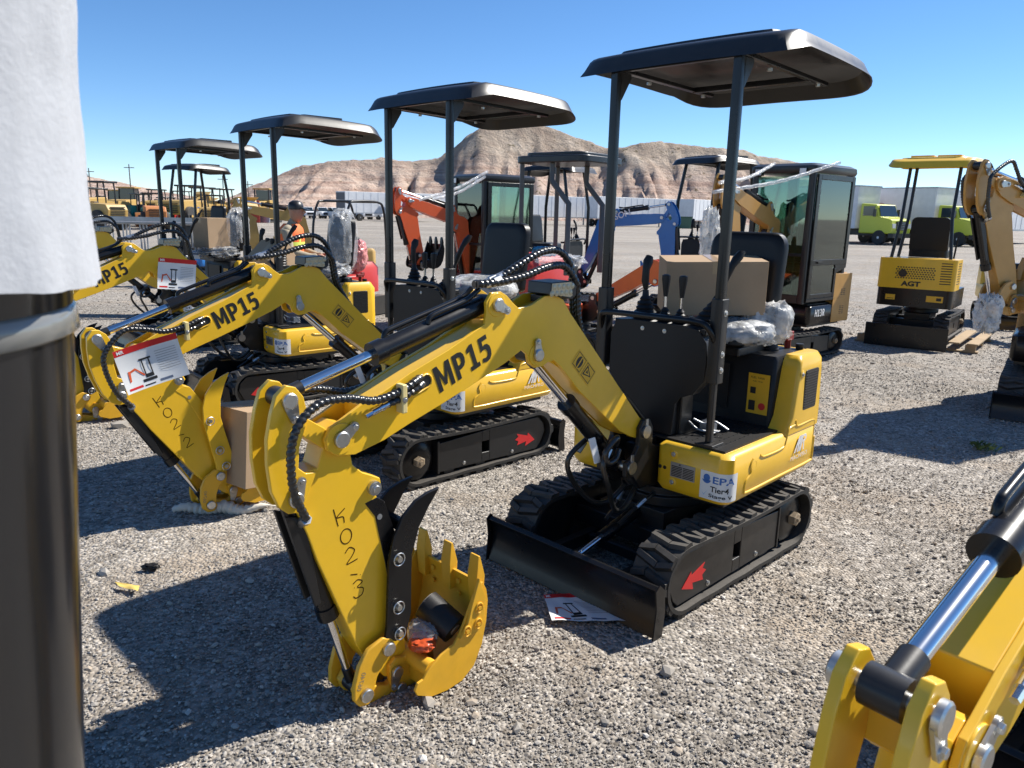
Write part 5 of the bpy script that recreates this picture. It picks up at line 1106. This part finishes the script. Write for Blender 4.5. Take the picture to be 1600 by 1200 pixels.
# ---------------------------------------------------------------- wrapped post in the left foreground
wp = thing('wrapped_post', 'glossy black machine post with white foam sleeve at the left edge', 'wrapped post', (-.594, .62, 0), 0); wp.rotation_euler = (0, R_(4.5), 0)
b = MB(); b.cyl((0, 0, .0), (0, 0, 1.63), .098, 48); b.build('post', mat('glossy_black_wrap', (.010, .010, .011), .22, coat=.35, bump=.25, bscale=7), wp, smooth=60)
def wrapr(r, z0, z1, seed, amp, nz=40, na=72):
    rings = []
    for j in range(nz + 1):
        z = z0 + (z1 - z0) * j / nz; rings.append([((r + amp * noise.fractal(Vector((math.cos(a) * 2 + seed, math.sin(a) * 2, z * 3)), .6, 2, 4)) * math.cos(a), (r + amp * noise.fractal(Vector((math.cos(a) * 2 + seed, math.sin(a) * 2, z * 3)), .6, 2, 4)) * math.sin(a), z) for a in np.linspace(0, 2 * PI, na, endpoint=False)])
    q = MB(); q.loft(rings, cap=False); return q

b = MB(); b.lathe([(.0985, -.013), (.1025, -.010), (.1025, .010), (.0985, .013)], (0, 0, 0), 48); 
o = b.build('strap', mat('tape_band', (.16, .16, .15), .2, coat=.6), wp, smooth=60); o.location = (0, 0, 1.545); o.rotation_euler = (R_(3), R_(-7), 0)
q = wrapr(.104, 1.60, 2.35, 4, .005)
q.v = [(x * (1 + .9 * max(0, 1.74 - z)), y * (1 + .9 * max(0, 1.74 - z)), z - .10 * (x + .02) * (1 if z < 1.7 else 0)) for x, y, z in q.v]
q.build('foam_sleeve', mat('white_foam', (.41, .42, .44), .75, noise_amt=.12, nscale=40, bump=.18, bscale=170), wp, smooth=60)
# ---------------------------------------------------------------- far vehicles
TYR = mat('tyre', (.02, .02, .02), .8, dust=.3); DGL = mat('dark_glass', (.02, .03, .035), .08, coat=.5)
def wheel(root, x, y, r, w_=.28, rimc=None):
    b = MB(); b.lathe([(r * .55, -w_ / 2), (r * .95, -w_ / 2), (r, -w_ * .35), (r, w_ * .35), (r * .95, w_ / 2), (r * .55, w_ / 2)], (x, y, r), 20, 'y'); o = b.build('wheel', TYR, root, smooth=40)
    b = MB(); b.lathe([(r * .55, -w_ * .45), (r * .55, w_ * .45)], (x, y, r), 16, 'y'); b.lathe([(r * .18, -w_ * .52), (r * .18, w_ * .52)], (x, y, r), 10, 'y'); b.build('rim', rimc or STL, o, smooth=40)
def trailer(px, Y, yaw, L, lab, door=True):
    r = thing('semi_trailer', lab, 'trailer', (AT(px, Y), Y, 0), yaw, 'white semi trailers below the hill')
    b = MB(); b.box(-L / 2, L / 2, -1.3, 1.3, 1.15, 4.05); bd = b.build('body', TRW, r, bev=.04)
    for y0 in (-1.325, 1.3):
        b = MB()
        for k in range(int(L / 1.2)): x = -L / 2 + .6 + k * 1.2; b.box(x, x + .05, y0, y0 + .025, 1.2, 4.0)
        b.build('side_post', TRW, bd)
    b = MB(); b.box(-L / 2 - .02, L / 2 + .02, -1.33, 1.33, 1.05, 1.16); b.build('rail', STL, r)
    b = MB(); b.box(-L / 2 - .03, -L / 2 - .001, -1.2, 1.2, 1.3, 3.9); b.build('end_panel', mat('trailer_dark', (.10, .10, .11), .6) if door else TRW, r)
    for x in (-L / 2 + 1.2, -L / 2 + 2.4):
        for y in (-1.05, 1.05): wheel(r, x, y, .5, .5)
    for y in (-.9, .9): b = MB(); b.box(L / 2 - 3, L / 2 - 2.85, y - .08, y + .08, 0, 1.1); b.build('landing_leg', STL, r)
for px, Y, yaw, L, lab, dr in ((600, 116, R_(42), 15, 'white semi trailer with a dark open end just left of the second canopy post', True), (690, 119, R_(40), 17, 'white semi trailer behind the orange boom', False), (860, 114, R_(38), 19, 'white semi trailer behind the grey canopy posts', False), (985, 114, R_(38), 18, 'white semi trailer right of the blue boom', False), (1090, 118, R_(50), 12, 'white trailer end seen behind the tan boom', False), (1550, 64, R_(40), 13, 'white trailer behind the tan arm at the right edge', False)):
    trailer(px, Y, yaw, L, lab, dr)
gb = thing('green_container', 'low green container beside the white trailers', 'container', (AT(1052, 108), 108, 0), 0); b = MB(); b.box(-1.6, 1.6, -1, 1, 0, 1.5); b.build('body', mat('dull_green', (.06, .12, .08), .7), gb, bev=.05); b = MB(); b.box(-1.65, 1.65, -1.05, 1.05, 1.5, 1.6); b.build('lid', mat('dull_green', (0, 0, 0)), gb)
rc = thing('red_container', 'red shipping container between the loaders and the dozer', 'container', (AT(383, 84), 84, 0), R_(20)); b = MB(); b.box(-1.4, 1.4, -2, 2, .0, 2.3); b.build('body', mat('container_red', (.42, .05, .03), .6, noise_amt=.2, nscale=1), rc, bev=.04)
b = MB()
for k in range(9): b.box(-1.3 + k * .3, -1.2 + k * .3, -2.03, -2.0, .1, 2.2)
b.build('corrugation', mat('container_red', (0, 0, 0)), rc)
def pickup(px, Y, yaw, lab):
    r = thing('pickup_truck', lab, 'pickup truck', (AT(px, Y), Y, 0), yaw, 'white pickups parked in a line below the hill')
    b = MB(); b.prism([(-2.7, .45), (2.7, .45), (2.75, .75), (2.65, 1.05), (1.3, 1.15), (-.6, 1.15), (-2.7, 1.10)], -.95, .95); b.build('body', TRW, r, bev=.08)
    b = MB(); b.prism([(1.3, 1.13), (.5, 1.8), (-.75, 1.82), (-1.0, 1.13)], -.85, .85); b.build('cab', TRW, r, bev=.08)
    b = MB(); b.prism([(1.25, 1.18), (.53, 1.74), (-.66, 1.76), (-.86, 1.18)], -.87, .87); b.add([(1.33, -.78, 1.17), (1.33, .78, 1.17), (.56, .72, 1.76), (.56, -.72, 1.76)], [(0, 1, 2, 3)]); b.build('window', DGL, r)
    b = MB(); b.box(2.68, 2.76, -.6, .6, .62, .95); b.build('grille', BLK, r)
    for x in (-1.7, 1.75):
        for y in (-.85, .85): wheel(r, x, y, .40, .26)
for k, px in enumerate((478, 500, 521, 543, 563, 588)): pickup(px, 128 + (k % 2) * 2, R_(-62 + 6 * (k % 3)), ['leftmost white pickup below the hill', 'second white pickup from the left below the hill', 'third white pickup from the left below the hill', 'fourth white pickup from the left below the hill', 'fifth white pickup from the left below the hill', 'white pickup nearest the trailer with the dark end'][k])
def box_truck(px, Y, yaw, lab):
    r = thing('box_truck', lab, 'truck', (AT(px, Y), Y, 0), yaw, 'lime cab box trucks on the right'); s = r
    b = MB(); b.box(-5.2, 1.3, -1.25, 1.25, 1.05, 4.0); bx = b.build('cargo_box', TRW, r, bev=.05)
    b = MB(); b.box(-5.25, 1.33, -1.28, -1.2, 3.93, 4.03); b.box(-5.25, 1.33, 1.2, 1.28, 3.93, 4.03); b.box(1.27, 1.34, -1.28, 1.28, 3.93, 4.03); b.build('trim', STL, bx)
    b = MB(); b.prism([(1.5, .75), (4.0, .75), (4.05, 1.15), (3.95, 1.72), (3.0, 1.92), (2.72, 2.72), (1.5, 2.80)], -1.08, 1.08); cb = b.build('cab', GRN, r, bev=.09)
    b = MB(); b.add([(3.06, -.95, 1.93), (3.06, .95, 1.93), (2.80, .88, 2.66), (2.80, -.88, 2.66)], [(0, 1, 2, 3)]); b.build('windscreen', DGL, cb)
    for y in (-1.085, 1.085): b = MB(); b.box(1.75, 2.65, y - .01, y + .01, 1.95, 2.6); b.build('window', DGL, cb)
    b = MB(); b.box(3.98, 4.08, -.55, .55, 1.0, 1.6); b.box(3.85, 4.25, -1.1, 1.1, .5, .8); b.build('grille', BLK, cb)
    b = MB()
    for k in range(5): b.box(4.08, 4.1, -.5, .5, 1.05 + k * .11, 1.09 + k * .11)
    b.build('grille_bar', STL, cb)
    for y in (-.82, .82): b = MB(); b.box(3.97, 4.07, y - .17, y + .17, 1.15, 1.45); b.build('headlight', mat('lens', (0, 0, 0)), cb)
    for y in (-1.3, 1.3): b = MB(); b.box(2.75, 2.85, y - .1, y + .1, 1.9, 2.4); b.build('mirror', BLK, cb)
    for x in (-3.4, 3.15):
        for y in (-1.0, 1.0): wheel(r, x, y, .50, .3, TRW)
    b = MB(); b.box(-5.1, 3.2, -.5, .5, .6, 1.05); b.build('chassis', BLK, r)
box_truck(1316, 57, R_(-60), 'lime green cab box truck left of the yellow canopied excavator'); box_truck(1430, 57, R_(-58), 'lime green cab box truck behind the yellow canopy posts')
rt_ = thing('red_truck', 'red truck front edge showing beside the black and tan cab', 'truck', (AT(1331, 60), 60, 0), R_(-62)); b = MB(); b.prism([(0, .8), (2.2, .8), (2.3, 1.8), (1.8, 2.9), (0, 2.9)], -1.1, 1.1); b.build('cab', RED, rt_, bev=.1); wheel(rt_, 1.3, -1, .5); wheel(rt_, 1.3, 1, .5)
b = MB(); b.box(-5, -.2, -1.25, 1.25, 1.1, 3.8); b.build('cargo_box', TRW, rt_, bev=.05)
# dozer
dz = thing('bulldozer', 'yellow bulldozer facing forward with wide steel blade', 'bulldozer', (AT(408, 86), 86, 0), R_(-95))
b = MB(); b.prism([(2.6, 0), (2.5, .3), (2.42, .8), (2.5, 1.4), (2.65, 1.6), (2.5, 1.6), (2.3, 1.3), (2.25, .7), (2.35, 0)], -1.9, 1.9); b.build('blade', STL, dz, bev=.03)
b = MB(); b.prism([(1.9, .8), (1.9, 2.0), (1.6, 2.2), (-.2, 2.3), (-.2, .8)], -.62, .62); b.build('engine_hood', YCOM, dz, bev=.06)
b = MB()
for k in range(5): b.box(1.9, 1.93, -.5 + k * .22, -.38 + k * .22, .95, 1.9)
b.build('grille', BKD, dz)
b = MB(); b.box(-1.5, -.2, -.9, .9, 1.2, 2.4); b.build('operator_station', YCOM, dz, bev=.05)
b = MB()
for x in (-1.4, -.3):
    for y in (-.8, .8): b.box(x - .06, x + .06, y - .06, y + .06, 2.4, 3.5)
b.build('rops_post', BLK, dz); b = MB(); b.box(-1.6, -.1, -.95, .95, 3.5, 3.65); b.build('roof', YCOM, dz, bev=.04); b = MB(); b.box(-1.3, -.4, -.7, .7, 2.4, 3.45); b.build('cab_glass', DGL, dz)
for y in (-1.25, 1.25): b = MB(); b.prism([(2.0, .45), (1.7, .95), (-1.9, 1.0), (-2.2, .5), (-1.9, 0), (1.7, 0)], y - .28, y + .28); b.build('track', TYR, dz, bev=.05)
for y in (-1.6, 1.6): b = MB(); b.box(.3, 2.3, y - .1, y + .1, .4, .7); b.build('push_arm', YCOM, dz)
# loaders at far left
def loader(px, Y, yaw, m, lab, arm=R_(20), cab=True, s=1.0, rops=False):
    r = thing('wheel_loader', lab, 'loader', (AT(px, Y), Y, 0), yaw, 'old loaders and backhoes along the far left', s)
    b = MB(); b.prism([(-3.0, .9), (-.4, .9), (-.4, 2.1), (-2.8, 2.0), (-3.1, 1.6)], -.85, .85); b.box(-.4, 1.6, -.6, .6, .7, 1.4); b.build('body', m, r, bev=.07)
    b = MB()
    for k in range(6): b.box(-3.12, -3.0, -.6, .6, 1.05 + k * .14, 1.11 + k * .14)
    b.build('grille', BLK, r)
    b = MB()
    for x in (-.5, .6):
        for y in (-.72, .72): b = MB(); b.tube([(x, y, 1.4), (x, y, 2.6), (x, y * .92, 3.15)], .06, 6); b.build('cab_post', BLK, r)
    b = MB(); b.prism([(p[0], p[1]) for p in rrect(-.75, .85, -.9, .9, .15)], 3.12, 3.25, 'z'); b.build('cab_roof', m if cab else BLK, r, bev=.04)
    if cab: b = MB(); b.box(-.46, .56, -.70, .70, 1.9, 3.1); b.build('cab_glass', DGL, r)
    b = MB(); b.box(-.35, .15, -.25, .25, 1.4, 2.2); b.build('seat', VIN, r, bev=.08)
    ca, sa = math.cos(arm), math.sin(arm); R0 = lambda p: (1.0 + p[0] * ca - p[2] * sa, p[1], 1.7 + p[0] * sa + p[2] * ca)
    b = MB(R0)
    for y in (-.55, .55): b.prism([(0, -.15), (1.2, .10), (2.2, -.25), (2.3, -.05), (1.2, .35), (0, .15)], y - .08, y + .08)
    b.build('loader_arm', m, r, bev=.02)
    b = MB(R0)
    for y in (-.40, .40): b.cyl((.1, y, -.4), (1.3, y, .05), .06, 8)
    b.build('lift_cylinder', CHR, r)
    b = MB(R0); b.prism([(2.2, -.8), (3.2, -.9), (3.25, -.85), (2.4, -.6), (2.25, .1), (2.7, .25), (2.1, .25), (2.05, -.5)], -1.25, 1.25); b.build('bucket', m, r)
    for x, rr in ((-1.9, .78), (1.1, .62)):
        for y in (-.95, .95): wheel(r, x, y, rr, .42, m)
for a in ((162, 58, R_(80), YCOM, 'old yellow loader at far left beside the white foam sleeve', R_(-12), False), (205, 76, R_(95), YCOM, 'old yellow loader behind the teal one', R_(-10)), (222, 60, R_(-35), TEAL, 'teal tractor loader in front of the old yellow loaders', R_(-14), False, .75), (262, 66, R_(-25), RED, 'red tractor loader with long arms at the far left', R_(-10), False, .7),
          (248, 84, R_(100), YCOM, 'pale yellow loader far behind the red tractor', R_(-15), False), (298, 64, R_(85), YCOM, 'old yellow loader behind the crumpled canopy', R_(-12), False), (318, 70, R_(70), YCOM, 'old yellow loader right of the crumpled canopy', R_(-12), False), (348, 74, R_(-30), YCOM, 'yellow loader with lifted arms next to the red container', R_(12), False), (150, 50, R_(150), YCOM, 'old yellow tractor loader turned left behind the steel gates', R_(-14), False, .8), (240, 54, R_(120), mat('orange_faded', (.55, .20, .05), .5, dust=.2), 'faded orange loader behind the steel gates', R_(-14), False, .75), (285, 90, R_(60), YCOM, 'small pale yellow loader far behind the crumpled canopy', R_(30), False), (336, 58, R_(100), YCOM, 'yellow loader right in front of the red container', R_(-14), False, .75), (186, 92, R_(85), YCOM, 'yellow loader with closed cab far behind the others', R_(-10)), (140, 80, R_(60), YCOM, 'old yellow loader just right of the white foam sleeve', R_(-10), False)): loader(*a)
b = MB()
# poles on the horizon
for k, (px, h) in enumerate(((147, 9), (209, 10), (351, 8), (389, 7))):
    Y = 170; r = thing('utility_pole', ['wooden utility pole at far left over the loaders', 'wooden utility pole right of the leftmost one', 'wooden utility pole left of the third canopy post', 'wooden utility pole above the bulldozer'][k], 'pole', (AT(px, Y), Y, 0), 0, 'utility poles on the left skyline'); b = MB(); b.cyl((0, 0, 0), (0, 0, h), .16, 8, .10); b.build('pole', mat('pole_wood', (.12, .09, .07), .9), r); b = MB(); b.box(-1.1, 1.1, -.06, .06, h - .8, h - .65); b.build('crossarm', mat('pole_wood', (0, 0, 0)), r)
# steel gate stack
st = thing('steel_gates', 'stack of galvanised steel gate panels behind the far excavators', 'gate stack', (-6.0, 11.6, 0), R_(4))
for j in range(3):
    b = MB(); z0 = .95 - .0 * j; y = j * .12
    for z in (z0, z0 + .42): b.tube([(-1.9, y, z), (1.7, y, z)], .022, 8)
    for k in range(15): b.tube([(-1.85 + k * .25, y, z0), (-1.85 + k * .25, y, z0 + .42)], .012, 6)
    b.build('gate_panel', STL, st, smooth=60)
for x in (-1.7, 1.5): b = MB(); b.box(x, x + .08, -.05, .35, 0, 1.40); b.build('stand', STL, st, bev=.005)
b = MB(); b.box(-1.9, 1.7, -.06, -.03, 1.40, 1.46); b.box(-1.9, 1.7, -.06, .34, .86, .92); b.build('top_rail', STL, st)
# wheeled dumper with roll bar
du = thing('track_dumper', 'small machine with thin roll bar frame and red cover wrapped in film', 'dumper', (-2.66, 12.2, 0), R_(-120), None, .86)
b = MB()
for sd in (-.38, .38): b.tube(spl([(.45, sd, .9), (.42, sd, 1.6), (.30, sd, 1.98), (.15, sd, 2.04), (-.45, sd, 2.04), (-.62, sd, 1.90), (-.68, sd, 1.4), (-.68, sd, .9)], 5), .022, 8)
b.tube([(.15, -.38, 2.04), (.15, .38, 2.04)], .02, 8); b.tube([(-.45, -.38, 2.04), (-.45, .38, 2.04)], .02, 8); b.build('roll_frame', BLK, du, smooth=60)
b = MB(); b.box(-.40, .15, -.34, .34, 2.062, 2.068); b.build('roof_sheet', FILM, du)
b = MB(); b.loft([[(p[0], p[1], z) for p in rrect(-.60 + q, .0 - q, -.30 + q, .30 - q, .1)] for z, q in ((.4, 0), (.85, 0), (.95, .06))]); b.build('engine_cover', RED, du, smooth=50)
b = MB(); b.box(-.1, .02, -.28, .28, 1.02, 1.42); b.build('seat_back', VIN, du, bev=.05); b = MB(); b.box(-.02, .45, -.28, .28, .9, 1.02); b.build('seat_cushion', VIN, du, bev=.04)
b = MB(); b.box(0, .9, -.45, .45, .35, .75); b.build('body', RED, du, bev=.03)
for sd in (-.42, .42): b = MB(); b.prism(stadium(.5, .18, .17), sd - .12, sd + .12); b.build('track', TYR, du)
tag(crumple('plastic_bag', (-2.26, 11.0, 1.0), (.17, .2, .24), film('red_film', (.72, .30, .30), .85), 31, .35, 5), 'red bag under clear film on the roll bar machine', 'plastic bag')
# covers
tag(crumple('plastic_bag', (.50, 8.55, 1.14), (.30, .34, .07), FILM, 33, .3, 4), 'clear film draped over the red hood of the orange excavator', 'plastic wrap')
tag(crumple('blue_tarp', (.34, 8.8, 1.22), (.16, .12, .06), mat('sky_blue_tarp', (.08, .38, .60), .5, noise_amt=.3), 34, .6, 6), 'crumpled pale blue tarp on the red hood', 'tarp')
tag(crumple('plastic_bag', (1.98, 7.95, 1.42), (.10, .12, .34), FILMW, 35, .35, 5), 'milky film round the tan arm beside the black and tan cab', 'plastic wrap')

# ---------------------------------------------------------------- person
def skin_obj(name, verts, edges, radii, mt, parent, root=0, sub=2):
    me = bpy.data.meshes.new(name); me.from_pydata(verts, edges, []); o = bpy.data.objects.new(name, me); COL.objects.link(o); o.parent = parent
    sk = o.modifiers.new('skin', 'SKIN'); sk.use_smooth_shade = True
    for i, r in enumerate(radii): me.skin_vertices[0].data[i].radius = (r, r) if not isinstance(r, tuple) else r
    me.skin_vertices[0].data[root].use_root = True
    s_ = o.modifiers.new('sub', 'SUBSURF'); s_.levels = sub; s_.render_levels = sub; me.materials.append(mt); return o
pe = thing('person', 'person in orange safety vest and dark cap looking down at red papers', 'person', (-2.72, 9.35, 0), R_(0))
V = [(0, 0, .95), (0, 0, 1.12), (.01, 0, 1.28), (.03, 0, 1.40), (.05, 0, 1.46), (.07, 0, 1.52),
     (.03, -.19, 1.38), (.08, -.25, 1.14), (.30, -.16, 1.08), (.03, .19, 1.38), (.08, .25, 1.14), (.30, .16, 1.08),
     (.0, -.10, .90), (.03, -.11, .50), (-.01, -.12, .09), (.0, .10, .90), (.03, .11, .50), (-.01, .12, .09), (.14, -.12, .05), (.14, .12, .05),
     (.37, -.13, 1.09), (.37, .13, 1.09)]
Ed = [(0, 1), (1, 2), (2, 3), (3, 4), (4, 5), (3, 6), (6, 7), (7, 8), (3, 9), (9, 10), (10, 11), (0, 12), (12, 13), (13, 14), (0, 15), (15, 16), (16, 17), (14, 18), (17, 19), (8, 20), (11, 21)]
rad = [.13, .13, .15, .13, .06, .055, .065, .05, .036, .065, .05, .036, .09, .062, .045, .09, .062, .045, .04, .04, .032, .032]
skin_obj('body', V, Ed, rad, mat('khaki_shirt', (.36, .30, .21), .85), pe)
b = MB()
b.lathe([(.03, -.13), (.058, -.11), (.078, -.05), (.085, .02), (.080, .07), (.055, .105), (.02, .118)], (.10, 0, 1.60), 18, 'z'); b.tube([(.175, 0, 1.625), (.205, 0, 1.59), (.178, 0, 1.575)], [.012, .016, .01], 8); b.box(.168, .181, -.022, .022, 1.545, 1.552)
for sd in (-1, 1): b.tube([(.09, sd * .078, 1.575), (.085, sd * .088, 1.61)], .014, 6)
hd_ = b.build('head', SKIN, pe, smooth=70)
b = MB(); b.lathe([(.088, .02), (.092, .06), (.075, .105), (.03, .128)], (.095, 0, 1.60), 18); b.prism([(.15, 1.635), (.25, 1.615), (.25, 1.622), (.15, 1.655)], -.06, .06); b.build('cap', BLK, pe, smooth=60)
b = MB(); L_ = []
for z, rx, ry in ((1.02, .145, .19), (1.15, .15, .195), (1.30, .155, .20), (1.40, .135, .19), (1.455, .09, .11)): L_.append([(.01 + (z - 1.0) * .05 + rx * math.cos(a), ry * math.sin(a), z) for a in np.linspace(0, 2 * PI, 24, endpoint=False)])
b.loft(L_, cap=False); vs_ = b.build('safety_vest', mat('vest_orange', (.85, .16, .03), .7), pe, smooth=60)
b = MB()
for z in (1.06, 1.20): 
    rx, ry = .157, .204; b.loft([[(.013 + (z - 1.0) * .05 + rx * math.cos(a), ry * math.sin(a), zz) for a in np.linspace(0, 2 * PI, 24, endpoint=False)] for zz in (z, z + .045)], cap=False)
b.tube([(.13, -.09, 1.1), (.15, -.09, 1.30), (.06, -.10, 1.44), (-.10, -.09, 1.30), (-.13, -.08, 1.1)], .02, 6); b.build('reflective_stripe', mat('vest_lime', (.62, .72, .12), .5), vs_, smooth=60)
b = MB()
for sd in (-1, 1): b.tube([(.0, sd * .10, .93), (.03, sd * .11, .50), (-.01, sd * .12, .08)], [.115, .085, .068], 14)
b.lathe([(.15, .86), (.16, .95), (.145, 1.04)], (0, 0, 0), 20); b.build('jeans', mat('blue_denim', (.06, .10, .18), .85), pe, smooth=70)
for sd in (-1, 1):
    hv = [(0.36, sd * .135, 1.09), (.40, sd * .12, 1.09)]; 
    for k in range(4): hv += [(.43, sd * (.095 + k * .016), 1.095 - abs(k - 1.5) * .003), (.455 - abs(k - 1.4) * .004, sd * (.09 + k * .014), 1.083)]
    hv += [(.39, sd * .095, 1.10), (.42, sd * .08, 1.105)]
    he = [(0, 1)] + [(1, 2 + 2 * k) for k in range(4)] + [(2 + 2 * k, 3 + 2 * k) for k in range(4)] + [(1, 10), (10, 11)]
    skin_obj('hand', hv, he, [.028, .032] + [.0095, .008] * 4 + [.011, .009], SKIN, pe, 0, 1)
b = MB(); b.box(-.15, .15, -.12, .12, -.004, .004); o = b.build('clipboard', mat('clip_red', (.55, .05, .05), .5), None); o.location = (-2.72 + .48, 9.35, 1.10); o.rotation_euler = (0, R_(-15), 0); tag(o, 'red folder held by the person in the orange vest', 'folder')

wd_ = G(1535, 703); b = MB(); rg = random.Random(3)
for k in range(46):
    a = rg.random() * 2 * PI; r0 = rg.random() * .09; x, y = r0 * math.cos(a), r0 * math.sin(a) * .8; L_ = .03 + rg.random() * .05; b2 = rg.random() * 2 * PI; dx, dy = math.cos(b2), math.sin(b2)
    b.add([(x, y, 0), (x + dy * .007, y - dx * .007, 0), (x + dx * L_ * .6, y + dy * L_ * .6, L_ * .7), (x + dx * L_, y + dy * L_, L_ * .6)], [(0, 1, 3, 2)])
o = tag(b.build('weed', mat('weed_green', (.09, .14, .03), .7, noise_amt=.3), None, fix=False, smooth=0), 'small green weed growing in the shaded gravel at the right', 'weed'); o.location = (wd_[0], wd_[1], .005)
